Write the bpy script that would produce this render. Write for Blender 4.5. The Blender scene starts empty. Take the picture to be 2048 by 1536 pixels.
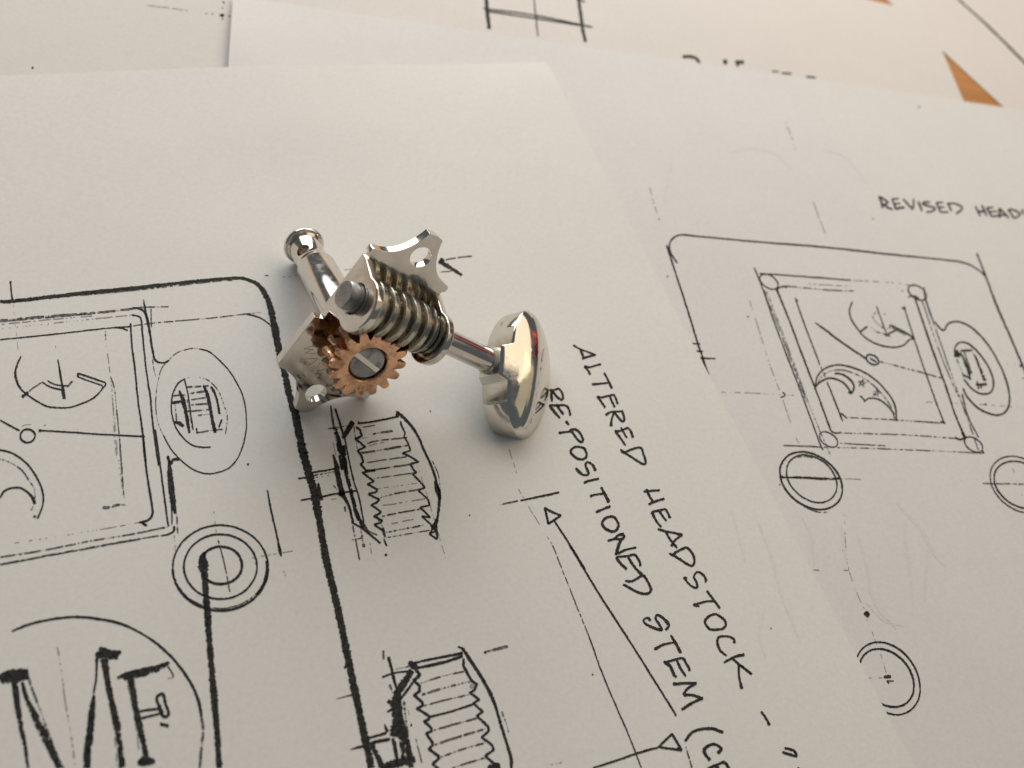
import bpy, bmesh, math, random
from mathutils import Matrix, Vector, noise

random.seed(7)
MM = 0.001

# ------------------------------------------------------------------ camera, world, lights, exposure
scene = bpy.context.scene
COL = scene.collection
FPX, CX, CY = 1980.0, 1024.0, 768.0          # focal length and centre in photograph pixels (2048 x 1536)
CAM_H = 121.45                               # camera height above the top sheet, mm
CAM_RIGHT = Vector((0.969081, 0.0, 0.246741))
CAM_UP = Vector((-0.141035, 0.82054, 0.553916))
CAM_BACK = Vector((-0.202461, -0.571588, 0.79517))

cam_data = bpy.data.cameras.new('camera')
cam = bpy.data.objects.new('camera', cam_data)
COL.objects.link(cam)
cam.matrix_world = Matrix(((CAM_RIGHT.x, CAM_UP.x, CAM_BACK.x, 0),
                           (CAM_RIGHT.y, CAM_UP.y, CAM_BACK.y, 0),
                           (CAM_RIGHT.z, CAM_UP.z, CAM_BACK.z, CAM_H * MM),
                           (0, 0, 0, 1)))
cam_data.sensor_fit = 'HORIZONTAL'
cam_data.sensor_width = 4.54
cam_data.lens = 4.54 * FPX / 2048.0
cam_data.clip_start = 0.005
cam_data.clip_end = 50
cam_data.dof.use_dof = True
cam_data.dof.focus_distance = 0.140
cam_data.dof.aperture_fstop = 2.8
scene.camera = cam

world = bpy.data.worlds.new('World')
scene.world = world
world.use_nodes = True
bg = world.node_tree.nodes['Background']
bg.inputs['Color'].default_value = (0.80, 0.91, 1.0, 1)
bg.inputs['Strength'].default_value = 0.14


def area_light(name, az, el, dist, sx, sy, power, colour, target=(0.015, 0.09, 0.0)):
    d = bpy.data.lights.new(name, 'AREA')
    d.shape = 'RECTANGLE'
    d.size, d.size_y = sx, sy
    d.energy = power
    d.color = colour
    o = bpy.data.objects.new(name, d)
    COL.objects.link(o)
    a, e = math.radians(az), math.radians(el)
    v = Vector((math.sin(a) * math.cos(e), math.cos(a) * math.cos(e), math.sin(e)))
    o.location = Vector(target) + v * dist
    o.rotation_euler = v.to_track_quat('Z', 'Y').to_euler()
    return o


area_light('warm_lamp_light', 54, 46, 0.60, 0.56, 0.46, 1.28, (1.0, 0.81, 0.59))
area_light('warm_wall_light', 97, 36, 0.66, 0.46, 0.42, 0.26, (1.0, 0.81, 0.48))
area_light('window_light', -10, 33, 0.37, 0.42, 0.28, 1.42, (0.98, 0.97, 0.94), (0.02, 0.10, 0.0))

vs = scene.view_settings
vs.view_transform = 'Standard'
vs.look = 'None'
vs.exposure = -0.09
vs.gamma = 1.0
vs.use_curve_mapping = False


# ------------------------------------------------------------------ helpers
def tag(o, label=None, cat=None, group=None, kind=None):
    if label: o['label'] = label
    if cat: o['category'] = cat
    if group: o['group'] = group
    if kind: o['kind'] = kind
    return o


def link_mesh(name, me, mats, parent=None, smooth=None):
    for m in (mats if isinstance(mats, (list, tuple)) else [mats]):
        me.materials.append(m)
    if smooth is not None:
        for p in me.polygons: p.use_smooth = True
        me.set_sharp_from_angle(angle=math.radians(smooth))
    o = bpy.data.objects.new(name, me)
    COL.objects.link(o)
    if parent: o.parent = parent
    return o


def bm_obj(name, bm, mats, parent=None, smooth=None):
    bmesh.ops.recalc_face_normals(bm, faces=bm.faces)
    me = bpy.data.meshes.new(name)
    bm.to_mesh(me)
    bm.free()
    return link_mesh(name, me, mats, parent, smooth)


def prism(bm, pts, fn, a, b):
    """extrude a 2D outline between a and b; fn(p, h) gives the 3D point (mm)"""
    lo = [bm.verts.new(Vector(fn(p, a)) * MM) for p in pts]
    hi = [bm.verts.new(Vector(fn(p, b)) * MM) for p in pts]
    bm.faces.new(lo[::-1])
    bm.faces.new(hi)
    n = len(pts)
    for i in range(n):
        j = (i + 1) % n
        bm.faces.new((lo[i], lo[j], hi[j], hi[i]))


def lathe(bm, prof, axis, origin=(0, 0, 0), seg=48, ref=None):
    """prof: (h, r) along axis, mm; closed with end caps"""
    ax = Vector(axis).normalized()
    a = Vector(ref) if ref else ax.orthogonal().normalized()
    b = ax.cross(a)
    o = Vector(origin)
    rings = []
    for h, r in prof:
        if r < 1e-6:
            rings.append([bm.verts.new((o + ax * h) * MM)])
        else:
            rings.append([bm.verts.new((o + ax * h + (a * math.cos(t) + b * math.sin(t)) * r) * MM)
                          for t in [2 * math.pi * k / seg for k in range(seg)]])
    for p, q in zip(rings, rings[1:]):
        for k in range(seg):
            k2 = (k + 1) % seg
            if len(p) == 1 and len(q) == 1: continue
            if len(p) == 1: bm.faces.new((p[0], q[k], q[k2]))
            elif len(q) == 1: bm.faces.new((p[k], p[k2], q[0]))
            else: bm.faces.new((p[k], p[k2], q[k2], q[k]))
    if len(rings[0]) > 1: bm.faces.new(rings[0][::-1])
    if len(rings[-1]) > 1: bm.faces.new(rings[-1])


def cut(o, cutter):
    """subtract cutter from o for good and remove the cutter"""
    mod = o.modifiers.new('cut', 'BOOLEAN')
    mod.operation = 'DIFFERENCE'
    mod.solver = 'EXACT'
    mod.object = cutter
    bpy.context.view_layer.update()
    ev = o.evaluated_get(bpy.context.evaluated_depsgraph_get())
    me = bpy.data.meshes.new_from_object(ev)
    o.modifiers.clear()
    old = o.data
    o.data = me
    bpy.data.meshes.remove(old)
    me2 = cutter.data
    bpy.data.objects.remove(cutter)
    bpy.data.meshes.remove(me2)


def bevel(o, width, segs=2, ang=35, smooth=40):
    bm = bmesh.new()
    bm.from_mesh(o.data)
    bmesh.ops.remove_doubles(bm, verts=bm.verts, dist=0.004 * MM)
    bmesh.ops.dissolve_degenerate(bm, dist=0.002 * MM, edges=bm.edges)
    es = [e for e in bm.edges if len(e.link_faces) == 2 and e.calc_face_angle(0) > math.radians(ang)]
    bmesh.ops.bevel(bm, geom=es, offset=width * MM, offset_type='OFFSET', segments=segs, profile=0.5,
                    affect='EDGES', clamp_overlap=True)
    bm.to_mesh(o.data)
    bm.free()
    for p in o.data.polygons: p.use_smooth = True
    o.data.set_sharp_from_angle(angle=math.radians(smooth))
    wn = o.modifiers.new('flat_faces', 'WEIGHTED_NORMAL')
    wn.mode = 'FACE_AREA'
    wn.weight = 100
    wn.keep_sharp = True


# ------------------------------------------------------------------ materials
def mat(name):
    m = bpy.data.materials.new(name)
    m.use_nodes = True
    nt = m.node_tree
    return m, nt, nt.nodes['Principled BSDF']


def noise_node(nt, scale, detail=4, rough=0.55, stretch=None):
    tc = nt.nodes.new('ShaderNodeTexCoord')
    n = nt.nodes.new('ShaderNodeTexNoise')
    n.inputs['Scale'].default_value = scale
    n.inputs['Detail'].default_value = detail
    n.inputs['Roughness'].default_value = rough
    if stretch:
        mp = nt.nodes.new('ShaderNodeMapping')
        mp.inputs['Scale'].default_value = stretch
        nt.links.new(tc.outputs['Object'], mp.inputs['Vector'])
        nt.links.new(mp.outputs['Vector'], n.inputs['Vector'])
    else:
        nt.links.new(tc.outputs['Object'], n.inputs['Vector'])
    return n


def ramp(nt, src, stops):
    r = nt.nodes.new('ShaderNodeValToRGB')
    el = r.color_ramp.elements
    while len(el) < len(stops): el.new(0.5)
    for e, (p, c) in zip(el, stops):
        e.position = p
        e.color = (*c, 1)
    nt.links.new(src, r.inputs['Fac'])
    return r


def add_bump(nt, bsdf, src, strength, dist):
    b = nt.nodes.new('ShaderNodeBump')
    b.inputs['Strength'].default_value = strength
    b.inputs['Distance'].default_value = dist
    nt.links.new(src, b.inputs['Height'])
    nt.links.new(b.outputs['Normal'], bsdf.inputs['Normal'])


def paper_material(name, colour):
    m, nt, b = mat(name)
    n = noise_node(nt, 45, 5, 0.6)
    dark = tuple(c * 0.965 for c in colour)
    r = ramp(nt, n.outputs['Fac'], [(0.3, dark), (0.7, colour)])
    fib = noise_node(nt, 1500, 2, 0.7)
    fr = ramp(nt, fib.outputs['Fac'], [(0.30, (0.935, 0.935, 0.94)), (0.70, (1.0, 1.0, 1.0))])
    mx = nt.nodes.new('ShaderNodeMix')
    mx.data_type = 'RGBA'
    mx.blend_type = 'MULTIPLY'
    mx.inputs['Factor'].default_value = 1.0
    nt.links.new(r.outputs['Color'], mx.inputs['A'])
    nt.links.new(fr.outputs['Color'], mx.inputs['B'])
    nt.links.new(mx.outputs['Result'], b.inputs['Base Color'])
    b.inputs['Roughness'].default_value = 0.85
    b.inputs['Specular IOR Level'].default_value = 0.25
    n2 = noise_node(nt, 2600, 3, 0.6)
    add_bump(nt, b, n2.outputs['Fac'], 0.25, 0.00004)
    return m


def metal(name, base, rough, var=0.5, scratch=None, scale=260, bump=0.0):
    m, nt, b = mat(name)
    b.inputs['Metallic'].default_value = 1.0
    n = noise_node(nt, scale, 5, 0.6)
    c0 = tuple(c * (1 - 0.14 * var) for c in base)
    r = ramp(nt, n.outputs['Fac'], [(0.35, c0), (0.65, base)])
    nt.links.new(r.outputs['Color'], b.inputs['Base Color'])
    sm = noise_node(nt, 420, 4, 0.75)                 # handling smudges and grease
    rr = nt.nodes.new('ShaderNodeMapRange')
    rr.inputs['From Min'].default_value = 0.42
    rr.inputs['From Max'].default_value = 0.68
    rr.inputs['To Min'].default_value = rough * (1 - 0.4 * var)
    rr.inputs['To Max'].default_value = rough * (1 + 1.3 * var)
    nt.links.new(sm.outputs['Fac'], rr.inputs['Value'])
    nt.links.new(rr.outputs['Result'], b.inputs['Roughness'])
    if scratch:
        s = noise_node(nt, scratch[0], 3, 0.7, scratch[1])
        add_bump(nt, b, s.outputs['Fac'], bump, 0.00002)
    return m


M_PAPER = paper_material('cream_white_paper', (0.845, 0.82, 0.785))
M_PAPER_COOL = paper_material('white_copy_paper', (0.79, 0.768, 0.748))
M_PAPER2 = paper_material('cream_copy_paper', (0.76, 0.715, 0.67))


def ink_material(name, colour, spread):
    m, nt, b = mat(name)
    n = noise_node(nt, 1800, 3, 0.7)
    r = ramp(nt, n.outputs['Fac'], [(0.40, colour), (0.72, tuple(min(1, c + spread) for c in colour))])
    nt.links.new(r.outputs['Color'], b.inputs['Base Color'])
    b.inputs['Roughness'].default_value = 0.75
    b.inputs['Specular IOR Level'].default_value = 0.2
    return m


M_INK = ink_material('black_ink', (0.016, 0.014, 0.013), 0.05)
M_TONER = ink_material('worn_toner', (0.045, 0.042, 0.04), 0.25)
M_GHOST1 = paper_material('show_through_front', (0.82, 0.797, 0.765))
M_GHOST2 = paper_material('show_through_second', (0.763, 0.743, 0.725))
M_FAINT = ink_material('faint_toner', (0.28, 0.27, 0.26), 0.25)

m, nt, b = mat('orange_wood')
n = noise_node(nt, 30, 6, 0.6, (1.0, 9.0, 1.0))
r = ramp(nt, n.outputs['Fac'], [(0.3, (0.42, 0.17, 0.04)), (0.7, (0.56, 0.25, 0.065))])
nt.links.new(r.outputs['Color'], b.inputs['Base Color'])
b.inputs['Roughness'].default_value = 0.4
M_WOOD = m

M_NICKEL = metal('polished_nickel', (0.70, 0.655, 0.585), 0.10, 0.9, (900, (1, 1, 1)), 260, 0.06)
M_KNOB = metal('brushed_nickel', (0.72, 0.685, 0.61), 0.10, 0.8, (700, (0.25, 6.0, 6.0)), 240, 0.16)
M_STEEL = metal('dull_steel', (0.40, 0.39, 0.385), 0.36, 1.2)
M_WORM = metal('oiled_worm_steel', (0.50, 0.47, 0.395), 0.20, 0.9, (800, (9.0, 0.6, 0.6)), 300, 0.18)
M_BRONZE = metal('bronze', (0.80, 0.47, 0.285), 0.27, 1.8, (900, (1, 1, 1)), 320, 0.08)
M_STAMP = metal('stamped_edge', (0.80, 0.70, 0.50), 0.2)

# ------------------------------------------------------------------ table
bm = bmesh.new()
prism(bm, [(-420, -320), (620, -320), (620, 560), (-420, 560)], lambda p, h: (p[0], p[1], h), -25, -1.3)
table = bm_obj('table', bm, M_WOOD)
bevel(table, 2.0)
tag(table, kind='structure')


# ------------------------------------------------------------------ paper sheets
def ray(px, py):
    return CAM_RIGHT * ((px - CX) / FPX) - CAM_UP * ((py - CY) / FPX) - CAM_BACK


def ground(px, py, z=0.0):
    d = ray(px, py)
    s = (z - CAM_H) / d.z
    return Vector((d.x * s, d.y * s))


def on_sheet(px, py, zf, lift=0.0):
    z = 0.0
    for _ in range(5):
        g = ground(px, py, z)
        z = zf(g.x, g.y) + lift
    g = ground(px, py, z)
    return Vector((g.x, g.y, z))


def lerp_table(s, tab):
    if s <= tab[0][0]: return tab[0][1]
    for (a, x), (b_, y) in zip(tab, tab[1:]):
        if s <= b_:
            t = (s - a) / (b_ - a)
            t = t * t * (3 - 2 * t)
            return x + (y - x) * t
    return tab[-1][1]


def smooth(a, b_, x):
    t = max(0.0, min(1.0, (x - a) / (b_ - a)))
    return t * t * (3 - 2 * t)


class Frame:
    """a rectangular sheet: corner, edge directions u and w (unit, right angles), lengths"""
    def __init__(self, corner, along, lu, lw, side):
        self.c = Vector(corner)
        self.u = (Vector(along) - self.c).normalized()
        self.w = Vector((-self.u.y, self.u.x)) * side
        self.lu, self.lw = lu, lw

    def uv(self, x, y):
        d = Vector((x, y)) - self.c
        return d.dot(self.u), d.dot(self.w)


# top sheet (long edge falls towards the lower right), second sheet, back sheet, corner sheet
F1 = Frame(ground(1089, 127), ground(1830, 1536), 279.4, 215.9, -1)
F2 = Frame(ground(466, -6, -0.35), ground(2048, 221, -0.35), 279.4, 215.9, -1)
F3 = Frame(ground(1852, 26, -0.85), ground(1928, 203, -0.85), 215.9, 279.4, -1)
F5 = Frame(ground(1764, -10, -1.1), ground(2009, 216, -1.1), 215.9, 279.4, 1)


def wave(x, y, amp, seed):
    return amp * noise.noise(Vector((x / 70.0, y / 70.0, seed)))


def z5(x, y): return -1.10 + wave(x, y, 0.05, 4.2)


def z3(x, y): return -0.85 + wave(x, y, 0.08, 3.1)


def z2(x, y):
    s, d = F2.uv(x, y)
    base = -0.45 + wave(x, y, 0.10, 2.2)
    return base + 1.1 * math.exp(-max(s, 0) / 12.0) * smooth(34, 16, d) * smooth(-6, 12, d) + 0.25 * math.exp(-max(d, 0) / 9.0)


EDGE1 = [(-5, 0.25), (8, 0.85), (30, 0.75), (60, 0.15), (110, 0.08), (150, 0.12), (280, 0.8)]


def z1(x, y):
    s, d = F1.uv(x, y)
    r = math.hypot(x - 12, y - 88)
    free = smooth(34, 60, r)
    z = free * wave(x, y, 0.18, 1.3)
    z += lerp_table(s, EDGE1) * math.exp(-max(d, 0) / 13.0) * smooth(30, 44, math.hypot(x - 10, y - 92))
    z += 0.5 * math.exp(-max(s, 0) / 14.0) * smooth(0, 60, d)
    z += 0.9 * math.exp(-(((x + 24) ** 2 + (y - 156) ** 2) / 36.0 ** 2)) * smooth(30, 48, math.hypot(x - 6, y - 92))
    low = z2(x, y)
    s2, d2 = F2.uv(x, y)
    if s2 > -6 and d2 > -6 and low + 0.14 > z:
        z = low + 0.14
    return z


def build_sheet(frame, zf, nu, nw, material, thick=0.1):
    bm = bmesh.new()
    top, bot = [], []
    for i in range(nu + 1):
        rt, rb = [], []
        for j in range(nw + 1):
            p = frame.c + frame.u * (frame.lu * i / nu) + frame.w * (frame.lw * j / nw)
            z = zf(p.x, p.y)
            rt.append(bm.verts.new((p.x * MM, p.y * MM, z * MM)))
            rb.append(bm.verts.new((p.x * MM, p.y * MM, (z - thick) * MM)))
        top.append(rt)
        bot.append(rb)
    for i in range(nu):
        for j in range(nw):
            bm.faces.new((top[i][j], top[i + 1][j], top[i + 1][j + 1], top[i][j + 1]))
            bm.faces.new((bot[i][j], bot[i][j + 1], bot[i + 1][j + 1], bot[i + 1][j]))
    for i in range(nu):
        for j in (0, nw):
            bm.faces.new((top[i][j], top[i + 1][j], bot[i + 1][j], bot[i][j]))
    for j in range(nw):
        for i in (0, nu):
            bm.faces.new((top[i][j], top[i][j + 1], bot[i][j + 1], bot[i][j]))
    return bm_obj('paper_sheet', bm, material, None, 40)


S5 = build_sheet(F5, z5, 30, 30, M_PAPER2)
tag(S5, 'blank cream sheet with one long thin ruled line, beside bare orange wood', 'paper sheet')
S3 = build_sheet(F3, z3, 40, 40, M_PAPER2)
tag(S3, 'cream sheet with small ruled square, under the revised headstock sheet', 'paper sheet')
S2 = build_sheet(F2, z2, 90, 70, M_PAPER_COOL)
tag(S2, 'white sheet lettered REVISED HEADS with thin line drawing of headstock', 'paper sheet')
S1 = build_sheet(F1, z1, 100, 80, M_PAPER)
tag(S1, 'white sheet lettered ALTERED HEADSTOCK under the metal tuning machine', 'paper sheet')


# ------------------------------------------------------------------ ink strokes on the sheets
def catmull(pts):
    out = []
    n = len(pts)
    for i in range(n - 1):
        p0, p1, p2, p3 = pts[max(i - 1, 0)], pts[i], pts[i + 1], pts[min(i + 2, n - 1)]
        for k in range(10):
            t = k / 10.0
            out.append(tuple(0.5 * ((2 * p1[a]) + (-p0[a] + p2[a]) * t + (2 * p0[a] - 5 * p1[a] + 4 * p2[a] - p3[a]) * t * t
                                    + (-p0[a] + 3 * p1[a] - 3 * p2[a] + p3[a]) * t ** 3) for a in range(3)))
    out.append(pts[-1])
    return out


def resample(pts, step):
    out = [pts[0]]
    acc = 0.0
    for a, b_ in zip(pts, pts[1:]):
        L = math.hypot(b_[0] - a[0], b_[1] - a[1])
        if L < 1e-6: continue
        d = step - acc
        while d < L:
            t = d / L
            out.append(tuple(a[k] + (b_[k] - a[k]) * t for k in range(3)))
            d += step
        acc = L - (d - step)
    out.append(pts[-1])
    return out


class Ink:
    def __init__(self, sheet, zf, name, level=0, label=None):
        self.v, self.f, self.mi = [], [], []
        self.sheet, self.zf, self.name, self.level, self.label = sheet, zf, name, level, label
        self.o, self.s = (0, 0), 1.0
        self.k = 0
        self.fat = 1.0

    def zoom(self, ox, oy, s):
        self.o, self.s = (ox, oy), s
        return self

    def run(self, samples, mi, lift):
        """samples: (x, y, halfwidth, nx, ny)"""
        n = len(samples)
        if n < 2: return
        base = len(self.v)
        for i, (x, y, h, nx, ny) in enumerate(samples):
            end = min(i, n - 1 - i)
            k = 0.55 if end == 0 else (0.9 if end == 1 else 1.0)
            a = h * k * (1 + random.gauss(0, 0.13)) + random.gauss(0, 0.18)
            c = h * k * (1 + random.gauss(0, 0.13)) + random.gauss(0, 0.18)
            self.v.append(on_sheet(x + nx * a, y + ny * a, self.zf, lift) * MM)
            self.v.append(on_sheet(x - nx * c, y - ny * c, self.zf, lift) * MM)
        for i in range(n - 1):
            q = base + 2 * i
            self.f.append((q, q + 1, q + 3, q + 2))
            self.mi.append(mi)

    def line(self, w, pts, style='s', curve=True, wig=0.25):
        """w: width in zoomed pixels (number or one per point); style s solid, d broken, f faint broken, t blotchy"""
        s, (ox, oy) = self.s, self.o
        ws = list(w) if isinstance(w, (list, tuple)) else [w] * len(pts)
        P = [(ox + p[0] / s, oy + p[1] / s, ww / s) for p, ww in zip(pts, ws)]
        if style == 't':
            for off in (-0.32, 0.0, 0.32):
                self._emit(P, 'h', curve, wig, off, 0.46)
            return self
        self._emit(P, style, curve, wig, 0.0, 1.0)
        return self

    def _emit(self, P, style, curve, wig, off, wk):
        if curve and len(P) > 2: P = catmull(P)
        R = resample(P, 1.35)
        if len(R) < 2: return
        self.k += 1
        seed = self.k * 7.31 + len(self.name)
        mi = {'s': 0, 'd': 1, 'f': 2, 'h': 0, 'g': 3}[style]
        lift = 0.02 if mi == 3 else 0.03 + 0.006 * (2 - mi) + 0.004 * self.level
        cur, gap = [], []
        for i, (x, y, w) in enumerate(R):
            a, c = R[max(i - 1, 0)], R[min(i + 1, len(R) - 1)]
            dx, dy = c[0] - a[0], c[1] - a[1]
            L = math.hypot(dx, dy) or 1.0
            nx, ny = -dy / L, dx / L
            wob = wig * noise.noise(Vector((i * 0.09, seed, 0.5))) * 1.6
            x += nx * (wob + off * w)
            y += ny * (wob + off * w)
            nz = noise.noise(Vector((i * 0.24, seed, 9.1)))
            nz2 = noise.noise(Vector((i * 0.055, seed, 3.7)))
            h = 0.5 * (w * 1.10 * self.fat + 0.25) * wk * (1 + 0.16 * nz2 + 0.14 * nz)
            on = True
            if style == 'd': on = nz + 0.6 * nz2 > -0.30
            if style == 'f': on = nz + 0.5 * nz2 > -0.10; h *= 0.85
            if style == 'h': on = nz + 0.3 * nz2 > -0.38
            if on:
                cur.append((x, y, h, nx, ny))
                if gap: self.run(gap, 2, 0.030 + 0.004 * self.level); gap = []
            else:
                if cur: self.run(cur, mi, lift); cur = []
                if style == 'd': gap.append((x, y, h * 0.62, nx, ny))
                if style == 'h': gap.append((x, y, h * 0.8, nx, ny))
        self.run(cur, mi, lift)
        self.run(gap, 2, 0.030 + 0.004 * self.level)

    def dot(self, w, p):
        x, y = p
        return self.line(w, [(x - w * 0.42, y - w * 0.1), (x + w * 0.42, y + w * 0.1)])

    def oval(self, w, c, hw, hh, corr=0.0, a0=0, a1=360, style='s', wig=0.3):
        k = math.sqrt(1 - corr * corr)
        n = max(10, int(abs(a1 - a0) / 8))
        pts = []
        for i in range(n + 1):
            t = math.radians(a0 + (a1 - a0) * i / n)
            X, Y = math.cos(t), math.sin(t)
            pts.append((c[0] + hw * X, c[1] + hh * (corr * X + k * Y)))
        return self.line(w, pts, style, True, wig)

    def done(self):
        me = bpy.data.meshes.new(self.name)
        me.from_pydata([tuple(v) for v in self.v], [], self.f)
        o = link_mesh(self.name, me, [M_INK, M_TONER, M_FAINT, M_GHOST1 if self.sheet is S1 else M_GHOST2], self.sheet)
        me.polygons.foreach_set('material_index', self.mi)
        if self.label: o['label'] = self.label
        return o

# ---- top sheet: headstock outline
k = Ink(S1, z1, 'headstock_outline')
k.line([5.5, 6, 6.5, 6, 5.5, 5, 6, 8, 9, 11, 12, 12, 12.5, 13, 13, 14, 14, 13, 13, 13, 13, 13],
       [(0, 602), (26, 602), (158, 587), (277, 575), (395, 562), (472, 556), (498, 560), (518, 571), (532, 592), (541, 615),
        (549, 654), (559, 703), (569, 746), (582.5, 804.6), (591, 829), (606, 904), (626, 975), (639.5, 1045), (653, 1120),
        (678.5, 1230), (701, 1340), (743, 1536)])
k.line(3, [(395, 566), (440, 561), (465, 560)], 'd')
k.line(2.5, [(150, 591), (300, 577), (420, 563)], 'd')
k.zoom(520, 780, 4.518)
k.line(12, [(360, 575), (440, 565)]).line(12, [(345, 800), (430, 787)]).line(13, [(370, 995), (460, 980)])
k.zoom(600, 1230, 4.2667)
k.line([4, 8, 18], [(310, 717), (380, 697), (460, 678)], 'd').dot(22, (385, 445)).line([6, 18, 30], [(430, 1148), (500, 1128), (590, 1105)])
k.done()

# ---- top sheet: frame and construction lines
k = Ink(S1, z1, 'frame_sketch', 1).zoom(0, 530, 3.7926)
k.line(10, [(80, 130), (85, 200), (97, 270)]).dot(18, (80, 130))
k.line(3, [(100, 300), (120, 480), (140, 660)], 'f')
k.line(13, [(0, 420), (400, 385), (800, 355), (1090, 318)], 'd', wig=.5).line(8, [(0, 428), (350, 398), (700, 368)], 'd')
k.line(8, [(0, 450), (350, 415), (700, 385)], 'f').line(7, [(0, 485), (500, 430), (1000, 378)], 'f')
k.line(11, [(1000, 325), (1050, 328), (1090, 350), (1110, 390), (1120, 440)])
k.line(8, [(1090, 320), (1280, 315)], 'd')
k.line([6, 14, 16, 14, 12, 14, 11, 9, 10], [(1090, 260), (1100, 330), (1130, 470), (1150, 600), (1165, 680), (1175, 715), (1200, 735), (1245, 740), (1285, 720)])
k.line(7, [(1145, 330), (1150, 470)], 'd').line(6, [(1155, 700), (1170, 800), (1185, 850)], 'd')
k.line(11, [(1000, 378), (1040, 385), (1070, 415), (1085, 560), (1110, 800), (1140, 1000), (1160, 1200), (1185, 1400), (1205, 1520)], wig=.4)
k.line(12, [(990, 440), (1000, 600), (1030, 850), (1050, 1050), (1085, 1290), (1105, 1500)], wig=.4)
k.line(8, [(0, 565), (400, 525), (750, 485), (990, 465)]).line(7, [(990, 465), (1150, 440), (1500, 410), (1700, 390), (1870, 370), (1980, 360)], 'd')
k.line(9, [(870, 470), (930, 480), (970, 495)]).line(9, [(1870, 372), (1930, 385), (1990, 410), (2048, 450)])
k.line(10, [(800, 500), (803, 570)], 'd')
k.line(8, [(805, 600), (820, 700), (845, 900), (860, 1100), (870, 1300), (885, 1450)], 'f').line(8, [(840, 850), (870, 950), (890, 1150), (905, 1300), (915, 1400)], 'd')
k.zoom(0, 800, 3.4133)
k.line(13, [(975, 240), (1000, 480), (1025, 640), (1040, 740), (1040, 780), (1010, 820), (950, 835)]).line(12, [(975, 845), (1000, 855), (960, 830)])
k.line(11, [(1060, 200), (1090, 420), (1120, 640), (1145, 830), (1155, 860)])
k.line([16, 30, 34, 30, 14], [(1155, 410), (1160, 500), (1172, 620), (1185, 720), (1200, 775)])
k.line(8, [(1165, 500), (1175, 850)]).line(9, [(1205, 780), (1215, 910)], 'd').line(6, [(1190, 920), (1200, 1050)], 'f')
k.line([16, 12, 10, 9], [(1190, 860), (1185, 895), (1150, 915), (1100, 925)]).line(9, [(1100, 925), (900, 955), (600, 1010), (300, 1065), (0, 1122)], 'd', wig=.5)
k.line(8, [(1080, 925), (900, 958), (600, 1013), (300, 1068), (0, 1125)], 'd')
k.line(9, [(1145, 865), (900, 915), (600, 965), (300, 1025), (0, 1072)], 'd').line(6, [(950, 835), (700, 880), (400, 930), (100, 975)], 'f')
k.line(15, [(700, 735), (760, 730), (800, 715), (860, 715)], 'd').line(8, [(770, 0), (790, 240), (810, 420), (850, 680)], 'f').line(9, [(815, 250), (830, 450), (845, 650)], 'd')
k.line(16, [(1145, 380), (1165, 435), (1185, 405), (1225, 405)])
k.line([9, 12, 11, 12, 18, 10], [(1825, 615), (1850, 750), (1880, 880), (1900, 970), (1912, 1030), (1920, 1065)]).line(7, [(1918, 1050), (1930, 1140), (1950, 1200)], 'f')
k.dot(14, (1693, 438))
k.done()

# ---- top sheet: clock hand sketch
k = Ink(S1, z1, 'dial_sketch', 2).zoom(0, 530, 3.7926)
k.line([10, 13, 16, 15, 10, 10, 10, 9, 10, 10, 9], [(160, 690), (125, 770), (118, 840), (140, 910), (190, 970), (330, 1060), (420, 1080), (520, 1080), (620, 1050), (720, 1000), (800, 910)])
k.line(20, [(165, 1000), (215, 965)]).line(8, [(215, 960), (260, 925), (315, 890)], 'd').line(10, [(320, 885), (345, 905), (400, 930), (470, 945)])
k.line(9, [(360, 875), (400, 898), (450, 912), (520, 915)]).line(13, [(510, 925), (550, 880)], 'd')
k.line([8, 12, 14, 22, 18], [(438, 715), (455, 810), (470, 900), (478, 950), (490, 1015)]).line(5, [(420, 610), (426, 650)], 'f')
k.line(10, [(590, 820), (800, 890)]).line(8, [(590, 848), (780, 915)]).line(13, [(590, 818), (592, 850)]).line(9, [(800, 890), (800, 912), (775, 930)])
k.line(11, [(0, 1175), (80, 1220), (150, 1255)]).oval(12, (210, 1295), 56, 50, 0).line(10, [(300, 1255), (500, 1265), (800, 1285), (1100, 1300)]).dot(22, (303, 1255))
k.dot(9, (340, 1215)).line(5, [(160, 1225), (200, 1210), (250, 1215), (285, 1240)], 'f')
k.done()

# ---- top sheet: moon sketch
k = Ink(S1, z1, 'moon_sketch', 2).zoom(0, 800, 3.4133)
k.line(11, [(-20, 338), (0, 340), (90, 365), (180, 430), (240, 510), (280, 590), (297, 670), (285, 740), (255, 810)])
k.line(8, [(-20, 395), (0, 400), (80, 430), (150, 480), (200, 550), (235, 610), (240, 700)], 'd')
k.line([9, 11, 11, 11, 13, 18, 16], [(0, 670), (30, 620), (80, 600), (140, 600), (190, 630), (225, 670), (238, 710)]).line(14, [(235, 700), (215, 750)], 'd').line(18, [(220, 790), (260, 800)], 'd')
k.done()

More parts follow.
